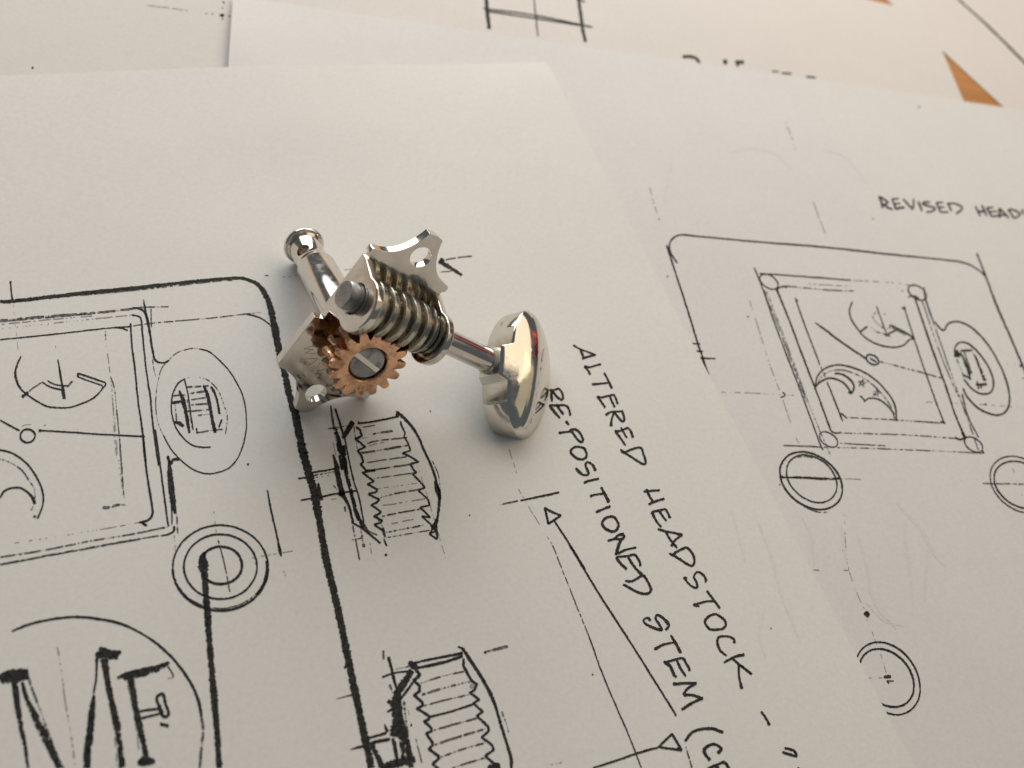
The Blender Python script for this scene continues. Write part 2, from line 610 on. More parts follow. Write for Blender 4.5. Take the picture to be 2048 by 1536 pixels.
# ---- top sheet: oval tuner position
k = Ink(S1, z1, 'oval_sketch', 1).zoom(0, 530, 3.7926)
k.line(8, [(1510, 635), (1600, 665), (1720, 780), (1800, 900), (1850, 1020), (1870, 1180), (1860, 1300), (1820, 1430), (1755, 1525), (1670, 1568), (1578, 1582), (1480, 1557), (1390, 1495), (1300, 1400), (1240, 1290)])
k.line(6, [(1240, 1290), (1200, 1200), (1182, 1080), (1188, 950), (1220, 800), (1280, 720), (1350, 660), (1450, 632), (1510, 635)], 'd')
k.line(9, [(1405, 860), (1350, 900), (1310, 980), (1300, 1060), (1305, 1130), (1330, 1220), (1380, 1300), (1450, 1360), (1520, 1380), (1600, 1380)])
k.line(7, [(1510, 850), (1590, 880), (1660, 960), (1700, 1060), (1725, 1150), (1710, 1280)], 'd').line(5, [(1405, 860), (1460, 845), (1510, 850)], 'f')
k.line(8, [(1400, 870), (1430, 1000), (1450, 1150), (1465, 1250)]).line([12, 26, 22, 22, 14], [(1358, 950), (1390, 1030), (1410, 1120), (1425, 1200), (1437, 1275)])
k.line(8, [(1420, 1020), (1460, 1240)], 'd').line([14, 22, 20, 22, 26], [(1545, 910), (1580, 1010), (1598, 1100), (1612, 1180), (1632, 1262)])
k.line(15, [(1600, 920), (1640, 1000), (1665, 1130)]).line(12, [(1682, 1170), (1660, 1230)])
for w, a, c in ((11, (1410, 925), (1590, 915)), (12, (1430, 975), (1560, 955)), (8, (1450, 1020), (1560, 1005)), (11, (1450, 1060), (1590, 1050)),
                (10, (1400, 1112), (1590, 1095)), (9, (1500, 1140), (1590, 1130)), (10, (1310, 990), (1420, 985)), (9, (1490, 1272), (1620, 1250)), (9, (1620, 1250), (1690, 1245))):
    k.line(w, [a, c], 'd')
k.line(18, [(1305, 1045), (1375, 1033)]).line([12, 22, 18], [(1320, 1190), (1360, 1200), (1392, 1225)]).line(9, [(1330, 1060), (1340, 1180)], 'd').line(10, [(1490, 1235), (1495, 1278)]).dot(26, (1632, 1258))
k.done()

# ---- top sheet: concentric rings with stem
k = Ink(S1, z1, 'ring_sketch', 1).zoom(0, 800, 3.4133)
k.oval(14, (1505, 1146), 326, 292, 0, 0, 180).oval(11, (1505, 1146), 326, 292, 0, 180, 360).oval(8, (1503, 1140), 322, 282, 0, 5, 150, 'd').oval(16, (1505, 1146), 318, 285, 0, 350, 400).oval(15, (1503, 1146), 322, 288, 0, 100, 165, 't')
k.oval(12, (1505, 1137), 249, 221, 0).oval(10, (1503, 1134), 245, 217, 0, 235, 305, 'd')
k.oval(16, (1508, 1128), 145, 128, 0, -170, 150)
k.line([18, 40, 58, 60, 44, 36, 36, 38], [(1398, 1035), (1385, 1075), (1388, 1110), (1390, 1150), (1398, 1200), (1405, 1300), (1415, 1430), (1425, 1536)])
k.line(6, [(1460, 760), (1480, 930)], 'f').line(8, [(1485, 940), (1530, 1110), (1570, 1310)], 'd').line(5, [(1700, 1080), (2000, 1030)], 'f')
k.zoom(0, 1200, 4.2667).line([46, 44, 48, 50, 46, 44], [(1755, 0), (1775, 200), (1800, 500), (1825, 800), (1850, 1100), (1872, 1434)])
k.done()

# ---- top sheet: roundel with two large letters
k = Ink(S1, z1, 'roundel_lettering', 2, 'large shaded serif letters M E inside a drawn circle').zoom(0, 1200, 4.2667)
k.fat = 1.22
k.line([10, 14, 14, 14, 15, 15, 16, 15, 10, 14, 15, 17, 17, 18, 16], [(100, 265), (200, 225), (330, 185), (500, 155), (650, 142), (800, 155), (950, 180), (1080, 220), (1210, 285), (1330, 365), (1450, 470), (1550, 590), (1640, 730), (1700, 880), (1720, 1000)])
k.line(16, [(1720, 1000), (1735, 1120), (1720, 1250), (1705, 1434)], 'd')
k.line([60, 75, 70, 50], [(0, 685), (60, 655), (150, 635), (245, 625)]).line(40, [(90, 680), (240, 650)])
k.line([44, 40, 36, 26, 20], [(125, 690), (150, 900), (180, 1080), (215, 1250), (240, 1434)], 't').line([40, 34, 24, 18, 18], [(125, 690), (150, 900), (180, 1080), (215, 1250), (240, 1434)], 'd')
k.line([20, 34, 50, 56, 50, 40], [(190, 700), (235, 860), (305, 1000), (365, 1130), (430, 1260), (510, 1434)], 't').line(14, [(240, 650), (290, 800), (350, 950), (400, 1100), (460, 1250), (540, 1434)], 'd').line(20, [(190, 700), (235, 860), (305, 1000), (360, 1130)], 'd')
k.line(10, [(490, 400), (530, 640), (560, 880), (600, 1100), (640, 1400)], 'f')
k.line([30, 62, 50, 20], [(815, 480), (890, 455), (960, 465), (1035, 440)]).line(26, [(855, 400), (880, 470)]).line(26, [(960, 430), (1000, 505)])
k.line([20, 12, 12], [(828, 490), (822, 650), (800, 800)]).line([16, 44, 48, 52, 50, 50], [(805, 810), (785, 940), (775, 1080), (760, 1200), (745, 1300), (742, 1434)], 't').line([14, 34, 36, 30, 34], [(803, 810), (785, 950), (770, 1100), (755, 1250), (740, 1434)])
k.line([50, 36, 36, 42, 44, 36], [(890, 500), (910, 650), (945, 830), (975, 960), (995, 1060), (1012, 1120)]).line([34, 40, 44], [(1005, 1110), (1025, 1250), (1045, 1434)], 't').line(12, [(980, 1130), (1000, 1434)], 'f')
k.line([20, 50, 56, 44, 22], [(1000, 660), (1100, 640), (1230, 612), (1340, 582), (1445, 532)], 't').line(20, [(1100, 620), (1230, 595), (1340, 568), (1445, 532)]).line(46, [(1050, 655), (1130, 640)])
k.line([46, 40, 38, 40, 34, 30], [(1105, 620), (1135, 780), (1160, 930), (1190, 1080), (1225, 1220), (1250, 1340)]).line(10, [(1090, 720), (1150, 1000), (1190, 1300)], 'f')
k.line(10, [(1430, 560), (1480, 650), (1430, 668)], 'd').line(15, [(1190, 950), (1280, 935), (1360, 930)]).line(14, [(1200, 1010), (1360, 970)])
k.line(18, [(1330, 830), (1390, 800), (1412, 880), (1440, 970), (1395, 990), (1355, 900), (1335, 830)]).line(26, [(1355, 890), (1385, 985)]).line(20, [(1365, 1055), (1440, 1075)])
k.line([30, 56, 24], [(1175, 1395), (1240, 1375), (1325, 1380)])
k.done()

# ---- top sheet: upper ribbed button drawing
k = Ink(S1, z1, 'ribbed_button_sketch', 1).zoom(520, 780, 4.518)
k.line(14, [(640, 140), (655, 260), (670, 340)], 'd').line(16, [(680, 165), (710, 260), (740, 360), (752, 410)]).line(11, [(615, 350), (680, 340), (800, 320)], 'd')
k.line([40, 36, 20], [(842, 285), (795, 355), (745, 435)]).line(9, [(850, 310), (765, 435)])
k.line([20, 40, 46, 50, 46], [(670, 330), (700, 430), (725, 540), (745, 640), (760, 720)], 't').line([12, 34, 40, 44, 46, 50], [(660, 580), (688, 670), (700, 750), (718, 840), (735, 900), (745, 950)])
k.line(18, [(690, 340), (715, 470), (745, 600)], 'd')
k.line([46, 28, 22, 20, 18], [(735, 920), (772, 985), (808, 1060), (830, 1150), (842, 1205)]).line(16, [(842, 1205), (920, 1245), (1000, 1310), (1090, 1385)]).line(6, [(640, 380), (690, 600)], 'f')
k.line(11, [(765, 430), (790, 560), (820, 700), (850, 830), (880, 920), (910, 1040), (940, 1200)]).line([34, 32, 28, 30, 34, 30], [(750, 500), (780, 740), (820, 900), (850, 1020), (880, 1130), (940, 1240)], 't')
k.line(10, [(940, 1200), (980, 1270), (1060, 1310)], 'd').line(18, [(890, 1140), (930, 1220), (960, 1290)], 'd')
k.line(12, [(830, 1180), (850, 1290), (865, 1350), (880, 1430), (900, 1536)], 'd').line(22, [(910, 1230), (925, 1340), (940, 1420)], 'd').line(8, [(990, 1350), (1010, 1480)], 'f').line(8, [(820, 1355), (930, 1335)], 'd')
k.line(14, [(470, 745), (600, 725), (690, 710)]).line(12, [(470, 775), (580, 755), (680, 735)], 'd').line(8, [(480, 795), (640, 770)], 'f').line([14, 28, 24], [(528, 838), (537, 920), (562, 995)])
k.line(14, [(490, 980), (560, 965), (700, 935), (870, 910)]).line(8, [(530, 1010), (740, 970)], 'f').dot(58, (735, 928)).dot(34, (825, 915)).line(12, [(650, 850), (700, 900)], 'd').line(13, [(765, 1050), (775, 1100)], 'd')
k.line(14, [(890, 300), (1000, 290), (1100, 270), (1240, 240)]).line(12, [(888, 282), (895, 310)])
k.line(16, [(870, 330), (905, 360), (920, 415), (860, 440), (905, 475), (955, 515), (880, 545), (915, 590), (935, 650), (910, 670), (960, 725), (1040, 725), (925, 745), (980, 785), (1030, 825), (970, 850), (1062, 900), (1050, 920), (980, 940), (1080, 990), (1060, 1012), (1008, 1040), (1095, 1100), (1075, 1120), (1030, 1140), (1107, 1180), (1085, 1200), (1033, 1215), (1112, 1270), (1130, 1325)], curve=False)
k.line(22, [(1050, 1120), (1090, 1200), (1115, 1270), (1128, 1330)], 'd').line(6, [(850, 330), (865, 440), (885, 560)], 'd')
k.line([14, 24, 20, 18, 18, 18, 18, 18, 26, 22, 20, 26, 16], [(1230, 190), (1290, 240), (1380, 340), (1440, 440), (1480, 540), (1530, 640), (1570, 740), (1597, 840), (1622, 930), (1618, 1050), (1603, 1150), (1590, 1220), (1605, 1340)])
k.line([12, 42, 30, 12], [(1578, 820), (1600, 890), (1615, 940), (1622, 1000)]).line(6, [(1560, 640), (1610, 760), (1630, 880)], 'd').dot(40, (1243, 225))
k.line(14, [(1270, 280), (1275, 310), (1312, 390), (1300, 420), (1335, 470), (1360, 545), (1290, 570), (1360, 600), (1435, 650), (1360, 665), (1390, 720), (1415, 745), (1380, 760), (1440, 820), (1490, 880), (1430, 905), (1520, 990), (1532, 1040), (1450, 1060), (1540, 1150), (1465, 1140), (1540, 1210), (1565, 1250), (1530, 1300), (1605, 1350)], curve=False)
k.line(5, [(1430, 700), (1540, 1050), (1580, 1180), (1650, 1420), (1680, 1520)], 'f').line(34, [(1603, 1165), (1562, 1262)]).line(13, [(1530, 1300), (1600, 1270)])
for w, st, p in ((16, 'd', [(1020, 398), (1100, 382), (1200, 370)]), (10, 'd', [(880, 440), (970, 428)]), (11, 'd', [(970, 482), (1080, 455), (1330, 428)]), (9, 'f', [(970, 505), (1120, 470)]),
                 (16, 'd', [(900, 566), (980, 560), (1130, 535), (1335, 500)]), (9, 'd', [(970, 655), (1100, 635), (1330, 600)]), (12, 'd', [(960, 728), (1100, 710), (1260, 685), (1390, 665)]),
                 (9, 'd', [(1030, 800), (1200, 775), (1410, 745)]), (6, 'f', [(1070, 890), (1420, 840)]), (12, 'd', [(1090, 970), (1250, 930), (1490, 888)]), (10, 'f', [(1080, 1045), (1200, 1030), (1500, 980)]),
                 (12, 'd', [(1100, 1142), (1250, 1110), (1450, 1075)]), (10, 'f', [(1120, 1222), (1390, 1165)]), (14, 'd', [(1140, 1287), (1300, 1255), (1480, 1220)]), (10, 'd', [(1130, 1335), (1250, 1315), (1540, 1265)]),
                 (8, 'd', [(930, 335), (1040, 318)])):
    k.line(w, p, st)
k.line(12, [(1120, 1340), (1145, 1410)]).line(22, [(1128, 1485), (1150, 1495)], 's').dot(14, (1540, 190)).dot(14, (1895, 1132))
k.done()

# ---- top sheet: lower ribbed button drawing
k = Ink(S1, z1, 'ribbed_button_sketch', 1).zoom(600, 1230, 4.2667)
k.line(13, [(713, 300), (715, 380)], 'd').line([26, 22, 22, 20], [(755, 355), (780, 450), (800, 540), (830, 640)]).line(18, [(765, 590), (790, 660)], 'd')
k.line(14, [(700, 530), (800, 495), (920, 480)]).line(10, [(820, 460), (930, 440)], 'd')
k.line([14, 18, 24], [(960, 410), (1150, 370), (1390, 325)]).line(22, [(1000, 450), (1200, 410), (1390, 350)]).line([30, 52, 44], [(925, 402), (960, 425), (1000, 462)])
k.line([50, 48, 56], [(955, 470), (905, 555), (845, 640)]).line(18, [(965, 570), (910, 650), (845, 730)]).line(24, [(985, 470), (1020, 500), (1000, 540)], 'd')
k.line([60, 74, 80, 90, 110, 130], [(835, 640), (822, 740), (830, 830), (838, 900), (832, 970), (825, 1040)]).line(34, [(748, 730), (800, 765)]).line([12, 26], [(742, 825), (800, 800)]).line([10, 26], [(722, 930), (748, 1000)])
k.line([30, 44, 46, 44, 40], [(870, 900), (895, 1000), (915, 1100), (935, 1200), (950, 1300)], 't').line([40, 36, 36], [(860, 1040), (875, 1150), (885, 1260)], 't').line([30, 28, 26], [(795, 1050), (815, 1150), (835, 1260)], 't')
k.line(20, [(885, 720), (905, 900), (930, 1100), (960, 1250)], 'd').line([30, 40, 44], [(610, 1090), (660, 1200), (700, 1300)], 't')
k.line(20, [(580, 1052), (740, 1005)]).line(26, [(590, 1100), (680, 1075), (770, 1058)]).line([40, 60, 50], [(690, 1296), (840, 1262), (985, 1230)])
k.line(9, [(985, 1040), (1040, 1260)], 'd').line(6, [(920, 780), (940, 900)], 'f').dot(20, (950, 938))
k.line(21, [(1000, 470), (1022, 510), (970, 560), (1020, 600), (1020, 650), (975, 680), (1040, 740), (1052, 770), (995, 797), (1060, 835), (1105, 862), (1102, 890), (1062, 905), (1122, 965), (1122, 990), (1077, 1008), (1132, 1092), (1130, 1112), (1100, 1142), (1182, 1202), (1182, 1225), (1130, 1272), (1195, 1320)], curve=False)
k.line(19, [(1400, 370), (1395, 430), (1430, 500), (1470, 565), (1512, 590), (1490, 640), (1450, 660), (1530, 722), (1480, 752), (1560, 822), (1510, 862), (1605, 950), (1612, 988), (1550, 1042), (1642, 1112), (1652, 1152), (1580, 1202), (1650, 1262), (1705, 1275)], curve=False)
k.line([10, 22, 26, 24, 26, 24, 22, 20, 26, 22], [(1345, 270), (1390, 290), (1450, 380), (1530, 500), (1600, 620), (1660, 750), (1710, 920), (1760, 1080), (1800, 1220), (1805, 1320)]).line(10, [(1720, 820), (1760, 920), (1780, 1000)], 'd')
k.line([16, 44, 60], [(1440, 560), (1470, 600), (1490, 640)], 'f')
for w, st, p in ((12, 'd', [(1030, 582), (1220, 520), (1400, 480)]), (16, 'd', [(1040, 680), (1200, 630), (1450, 565)]), (12, 'd', [(1060, 772), (1280, 715), (1460, 675)]), (17, 's', [(1110, 868), (1300, 820), (1490, 755)]),
                 (14, 'd', [(1120, 988), (1290, 940), (1510, 880)]), (16, 'd', [(1150, 1108), (1300, 1055), (1580, 970)]), (14, 'd', [(1185, 1218), (1400, 1140), (1580, 1092)]), (14, 'd', [(1300, 1306), (1420, 1265), (1600, 1212)])):
    k.line(w, p, st)
k.line(20, [(1570, 322), (1660, 295), (1775, 265)], 'd').line([30, 54, 50], [(1600, 1295), (1660, 1300), (1710, 1290)])
k.done()

# ---- top sheet: lettering, one part a word
k = Ink(S1, z1, 'lettering', 3, 'hand lettered word ALTERED').zoom(1080, 680, 8.533)
W = 32
k.line(24, [(562, 85), (700, 160), (955, 250)]).line(30, [(955, 250), (850, 275), (715, 318)]).line(34, [(690, 160), (720, 235), (740, 300)])
k.line([38, 30, 26, 34], [(750, 445), (850, 465), (930, 440), (1045, 410)]).line([34, 30, 36], [(755, 450), (815, 510), (858, 592)])
k.line([28, 32, 38], [(1092, 555), (1165, 690), (1228, 830)]).line([42, 28, 26], [(885, 755), (1020, 742), (1165, 728)])
k.line(30, [(962, 965), (1050, 980), (1160, 955), (1262, 930), (1300, 1000), (1328, 1095)], curve=False).line(34, [(985, 975), (1050, 1060), (1115, 1155)]).line(30, [(1190, 955), (1230, 1050), (1275, 1148)])
k.line([44, 30, 28, 30], [(1118, 1280), (1190, 1235), (1260, 1220), (1390, 1215)]).line(34, [(1395, 1195), (1430, 1290), (1440, 1360), (1412, 1390), (1365, 1350), (1265, 1230)]).line([34, 34, 52], [(1262, 1235), (1220, 1370), (1215, 1470)])
k.zoom(1080, 840, 8.533)
k.line([44, 30, 28, 34], [(1280, 170), (1320, 190), (1420, 165), (1500, 125)]).line([30, 30, 42], [(1500, 125), (1555, 205), (1590, 300)]).line(28, [(1380, 120), (1430, 210), (1482, 305)]).line([44, 32, 28], [(1290, 190), (1370, 300), (1460, 435)])
k.line([20, 48, 40], [(1370, 495), (1430, 548), (1480, 555)]).line(32, [(1470, 540), (1590, 490), (1720, 475), (1770, 590), (1805, 700), (1800, 740), (1760, 750), (1640, 680), (1470, 570)])
k.done()

k = Ink(S1, z1, 'lettering', 3, 'hand lettered word HEADSTOCK').zoom(1170, 960, 8.533)
k.line(34, [(1000, 197), (1130, 185), (1280, 172)]).line([40, 32, 40], [(1050, 150), (1095, 260), (1175, 380)]).line([40, 34, 36], [(1085, 418), (1210, 360), (1360, 318)])
k.line(34, [(1130, 545), (1260, 520), (1380, 492)]).line([32, 32, 44], [(1380, 492), (1425, 580), (1450, 650)]).line(34, [(1265, 525), (1330, 620), (1392, 700)]).line([46, 32, 28], [(1140, 545), (1215, 690), (1305, 805)])
k.line([38, 30, 30, 44], [(1240, 832), (1400, 880), (1520, 900), (1665, 935)]).line([36, 32, 46], [(1665, 935), (1540, 1020), (1475, 1130)]).line(32, [(1375, 870), (1450, 1010), (1575, 1160)])
k.line([24, 44, 34], [(1435, 1245), (1505, 1275), (1560, 1215)]).line(34, [(1520, 1255), (1640, 1180), (1740, 1155), (1830, 1250), (1868, 1370), (1835, 1460), (1740, 1430), (1620, 1350), (1500, 1275)])
k.zoom(1200, 1080, 8.533)
k.line([44, 30, 30, 34, 34, 34, 32, 30, 30, 36, 46], [(1438, 625), (1470, 690), (1550, 775), (1630, 815), (1665, 790), (1645, 710), (1605, 630), (1635, 560), (1690, 545), (1780, 610), (1815, 700)]).line(30, [(1815, 690), (1795, 725)]).line(26, [(1445, 625), (1490, 655)])
k.line(34, [(1825, 860), (1940, 1020), (2048, 1170)]).line([30, 30, 30, 40], [(1960, 1045), (1830, 1045), (1680, 1080), (1590, 1108)]).line(32, [(1590, 1105), (1700, 1130)])
k.zoom(1280, 1220, 8.533)
k.line(36, [(1290, 60), (1170, 110), (1112, 180), (1125, 250), (1200, 325), (1310, 330), (1420, 315), (1465, 245), (1440, 170), (1360, 100), (1290, 60)])
k.line([44, 34, 32, 32, 36, 36, 34, 32], [(1600, 565), (1615, 510), (1540, 460), (1440, 445), (1335, 470), (1325, 570), (1370, 690), (1480, 780)])
k.line([34, 38, 44], [(1430, 900), (1600, 805), (1785, 755)]).line([40, 34, 44], [(1570, 815), (1700, 930), (1910, 1095)]).line([36, 34, 50], [(1685, 930), (1695, 1150), (1738, 1345)])
k.done()

k = Ink(S1, z1, 'lettering', 3, 'hand lettered dash and marks after the word HEADSTOCK').zoom(1320, 1356, 6.827)
k.line([26, 30, 40], [(1378, 455), (1440, 535), (1495, 645)]).line(28, [(1700, 955), (1830, 985), (1870, 1060)], curve=False).line(30, [(1670, 1008), (1760, 1040), (1878, 1070)]).line(22, [(1880, 1218), (1910, 1235)])
k.done()

k = Ink(S1, z1, 'lettering', 3, 'hand lettered word RE-POSITIONED').zoom(1080, 680, 8.533)
k.line(32, [(160, 858), (250, 850), (320, 830), (375, 900), (392, 975), (375, 1020), (310, 985), (210, 870)]).line([44, 38, 36], [(205, 860), (195, 950), (207, 1050)])
k.line(32, [(155, 1110), (300, 1115), (400, 1108), (465, 1135), (500, 1200), (520, 1290)]).line([46, 38, 36], [(165, 1115), (240, 1220), (345, 1335)]).line(36, [(290, 1105), (340, 1190), (405, 1270)])
k.line(40, [(438, 1380), (495, 1448)])
k.zoom(1080, 840, 8.533)
k.line([40, 28, 28], [(318, 222), (420, 205), (540, 190)]).line(34, [(500, 170), (610, 160), (690, 235), (735, 335), (712, 375), (650, 340), (545, 195)])
k.line(36, [(690, 455), (600, 458), (535, 500), (530, 560), (590, 620), (660, 662), (740, 665), (795, 620), (795, 560), (755, 480), (690, 455)])
k.line([28, 44, 32, 30, 38, 32, 30, 30, 36, 46], [(610, 815), (660, 875), (730, 930), (820, 935), (828, 890), (785, 800), (780, 740), (820, 712), (900, 770), (952, 865)])
k.line([42, 32, 36], [(745, 1072), (860, 1030), (1010, 998)]).line([36, 40, 54], [(1042, 1140), (1110, 1260), (1180, 1405)]).line([48, 32, 30], [(855, 1305), (930, 1272), (1110, 1252)])
k.zoom(1170, 960, 8.533)
k.line([42, 34, 42], [(180, 545), (300, 500), (438, 445)])
k.line(38, [(420, 620), (340, 655), (295, 740), (340, 815), (420, 865), (490, 880), (545, 840), (575, 760), (545, 690), (490, 630), (420, 620)])
k.line([40, 34, 36, 48], [(385, 1035), (500, 1000), (570, 940), (670, 925)]).line(40, [(672, 930), (665, 990)]).line([34, 36, 44], [(500, 1000), (610, 1005), (665, 990)]).line([44, 44, 50], [(625, 1000), (570, 1130), (525, 1280)]).line([44, 32, 34], [(560, 1255), (690, 1190), (878, 1148)])
k.line(34, [(540, 1310), (700, 1300), (845, 1275), (910, 1350), (950, 1440), (925, 1465)]).line([50, 42, 38], [(530, 1310), (600, 1410), (715, 1525)]).line(34, [(735, 1310), (800, 1420), (870, 1510)])
k.zoom(1200, 1080, 8.533)
k.line([34, 32, 44], [(510, 330), (600, 470), (720, 595)]).line([36, 34, 34, 44], [(430, 692), (540, 700), (640, 650), (730, 590)]).line([44, 40, 40, 38, 36, 38, 34], [(735, 590), (800, 680), (860, 800), (865, 870), (800, 915), (650, 890), (395, 755)])
k.done()

k = Ink(S1, z1, 'lettering', 3, 'hand lettered word STEM').zoom(1280, 1220, 8.533)
k.line([44, 34, 34, 34, 38, 40, 34, 34, 36, 44], [(180, 185), (150, 135), (75, 150), (70, 210), (170, 275), (360, 335), (340, 260), (270, 150), (290, 85), (370, 110)]).line([36, 42, 48], [(370, 110), (450, 190), (505, 270)]).line(40, [(505, 270), (435, 340)])
k.line([32, 42, 48], [(525, 425), (610, 570), (700, 735)]).line([50, 38, 32], [(245, 672), (400, 590), (590, 550)])
k.line(36, [(400, 890), (520, 868), (640, 835), (735, 825), (800, 930), (845, 1000), (835, 1040)]).line([56, 44, 42], [(420, 890), (520, 960), (590, 1130)]).line(36, [(590, 1125), (630, 1140)]).line([40, 38, 30], [(625, 845), (690, 990), (785, 1130)])
k.line([48, 36, 46], [(560, 1262), (760, 1250), (970, 1248)], curve=False).line([48, 38, 50], [(960, 1250), (810, 1340), (745, 1450)]).line([52, 36, 50], [(745, 1450), (900, 1450), (1075, 1515)])
k.zoom(1320, 1356, 6.827).line([42, 34, 38], [(585, 275), (440, 340), (295, 432)])
k.done()

k = Ink(S1, z1, 'lettering', 3, 'hand lettered bracket and letters C E').zoom(1320, 1356, 6.827)
k.line([32, 34, 34, 34, 38], [(345, 865), (430, 750), (570, 695), (720, 690), (865, 742)]).line([40, 32, 32, 34, 34, 40], [(785, 1025), (838, 965), (740, 900), (640, 940), (605, 1010), (685, 1125)])
k.line(34, [(640, 1245), (780, 1185), (880, 1150), (940, 1229), (960, 1260)]).line(50, [(760, 1200), (800, 1240)])
k.done()

# ---- top sheet: dimension lines and arrows
k = Ink(S1, z1, 'dimension_arrows', 2).zoom(980, 960, 8.533)
k.line([24, 28, 30], [(520, 350), (850, 280), (1185, 210)]).line(24, [(180, 418), (300, 392), (480, 355)], 'd')
k.line(34, [(925, 465), (1060, 545), (1215, 605)]).line(34, [(935, 480), (965, 600), (1000, 755)]).line(34, [(1215, 600), (1100, 680), (990, 745)])
k.line(28, [(1095, 690), (1350, 1080), (1630, 1536)])
k.zoom(960, 1090, 2.9257)
k.line(9.5, [(525, 0), (700, 290), (900, 600), (1150, 1000)])
k.line(5.5, [(425, 0), (480, 140), (560, 340), (640, 540)], 'd').line(6.5, [(640, 540), (720, 760), (800, 950), (870, 1110), (945, 1305)], 's').line(4, [(225, -330), (300, -200), (425, 0)], 'f').line(4, [(215, -420), (170, -560)], 'f')
k.line(11, [(660, 1305), (800, 1260), (920, 1218), (1040, 1185)]).line(12, [(1040, 1185), (1125, 1105), (1180, 1200), (1050, 1182)], curve=False).line(16, [(1150, 1190), (1180, 1200)])
k.line(8, [(1205, 1180), (1225, 1250), (1240, 1305)], 'd').line(9, [(25, 625), (90, 608), (155, 592)], 'd').dot(10, (660, 757)).dot(9, (1703, 487)).line(5, [(380, 1290), (480, 1272)], 'f')
k.done()

# ---- top sheet: marks by the upper wing of the tuner
k = Ink(S1, z1, 'pen_marks', 2).zoom(520, 420, 5.12)
k.line([34, 40, 30, 20], [(1830, 520), (1900, 560), (1980, 610), (2070, 665)]).line(11, [(1900, 510), (2000, 490), (2170, 470)], 'd').line(8, [(1830, 635), (1960, 625)], 'd').line(30, [(1850, 490), (1880, 530)])
k.line(7, [(50, 668), (90, 672)], 'd').line(8, [(230, 685), (310, 680), (380, 672)], 'f').line(6, [(860, 612), (960, 600)], 'f')
k.done()

# ---- second sheet
k = Ink(S2, z2, 'headstock_outline', 0).zoom(1300, 360, 2.738)
k.line([8, 7, 7, 8, 7, 6], [(150, 455), (115, 400), (108, 350), (130, 315), (175, 299), (250, 308)])
k.line([7, 7, 8, 8, 7, 8], [(175, 299), (500, 330), (980, 370), (1300, 405), (1600, 435), (1690, 446)]).line([9, 7, 6, 8], [(1690, 446), (1750, 463), (1810, 500), (1835, 525)])
k.line([10, 9, 8, 9, 9, 8], [(92, 355), (115, 430), (170, 600), (215, 740), (260, 890), (285, 960)]).line([10, 12, 11, 5], [(285, 960), (305, 1030), (330, 1100), (355, 1162)])
k.line([7, 8, 10, 9, 9], [(1790, 400), (1840, 530), (1900, 690), (1970, 850), (2060, 1060)])
k.line(5, [(890, 108), (935, 230), (975, 330)], 'f').line(7, [(225, 895), (275, 897)]).line(8, [(240, 937), (290, 938)]).line([14, 8, 5], [(258, 975), (300, 976), (360, 977)]).line(5, [(220, 885), (245, 945)], 'd')
k.line(4, [(0, 40), (25, 140), (52, 220)], 'f').dot(9, (95, 527)).dot(9, (537, 748)).dot(8, (1222, 212)).dot(8, (50, 215))
k.done()
k = Ink(S2, z2, 'construction_line', 0).zoom(1250, 0, 2.566)
k.line(5, [(820, 620), (850, 690), (880, 780)], 'f')
k.done()
k = Ink(S2, z2, 'ink_speck', 0).zoom(1250, 0, 2.566)
k.dot(9, (1510, 550))
k.done()

k = Ink(S2, z2, 'frame_sketch', 1).zoom(1300, 360, 2.738)
k.line(6, [(570, 478), (605, 560)]).line(6, [(605, 560), (700, 830), (830, 1170), (930, 1440), (950, 1475)]).line(4, [(640, 610), (750, 900), (880, 1250), (990, 1510)], 'd').line(5, [(625, 600), (740, 900), (860, 1220)], 'd')
k.line(8, [(690, 590), (760, 760), (850, 1000), (920, 1180), (990, 1370)]).line(7, [(705, 620), (700, 595), (730, 582), (750, 590)])
k.line(6, [(600, 512), (800, 525), (1100, 548)]).line(5, [(1100, 548), (1300, 560), (1430, 577)], 'f').line(6, [(745, 580), (950, 600), (1120, 608)], 'd').line(5, [(850, 568), (1080, 580)], 'f')
k.line(6, [(795, 645), (850, 800), (930, 1010)]).line(5, [(930, 1010), (965, 1090)], 'd').line(7, [(970, 1105), (1020, 1230), (1055, 1320)]).line(6, [(795, 655), (812, 662)])
k.line(7, [(1045, 1275), (1080, 1305)]).line(5, [(1080, 1300), (1300, 1310)], 'd').line(6, [(1300, 1310), (1450, 1320), (1615, 1332)], 'd').line(7, [(1590, 1322), (1618, 1332)])
k.line(6, [(1390, 690), (1470, 940), (1550, 1170), (1612, 1332)]).line(8, [(1378, 703), (1400, 697)])
k.line([6, 8, 9, 8, 8, 10], [(1450, 650), (1480, 730), (1540, 910), (1610, 1100), (1670, 1280), (1720, 1400)]).line([6, 9, 6], [(1455, 660), (1530, 880), (1600, 1080)]).line(5, [(1510, 650), (1580, 860), (1700, 1200), (1800, 1480)], 'd')
k.line(5, [(1490, 660), (1590, 950), (1690, 1190)], 'd').line(7, [(1410, 640), (1450, 635), (1475, 655)]).line(6, [(1505, 640), (1530, 720), (1550, 770)])
k.line([16, 10], [(1710, 1380), (1725, 1415)]).line(9, [(1670, 1408), (1700, 1420), (1735, 1405)])
k.line(6, [(1710, 1170), (1740, 1290), (1800, 1410)]).line(6, [(725, 1160), (740, 1178), (715, 1190)])
k.line(5, [(545, 660), (600, 830), (660, 1020), (710, 1150)], 'f').line(5, [(725, 1190), (770, 1330)], 'f').line(4, [(390, 1160), (600, 1168), (900, 1185)], 'f').line(4, [(1510, 1215), (1800, 1228), (2040, 1245)], 'f')
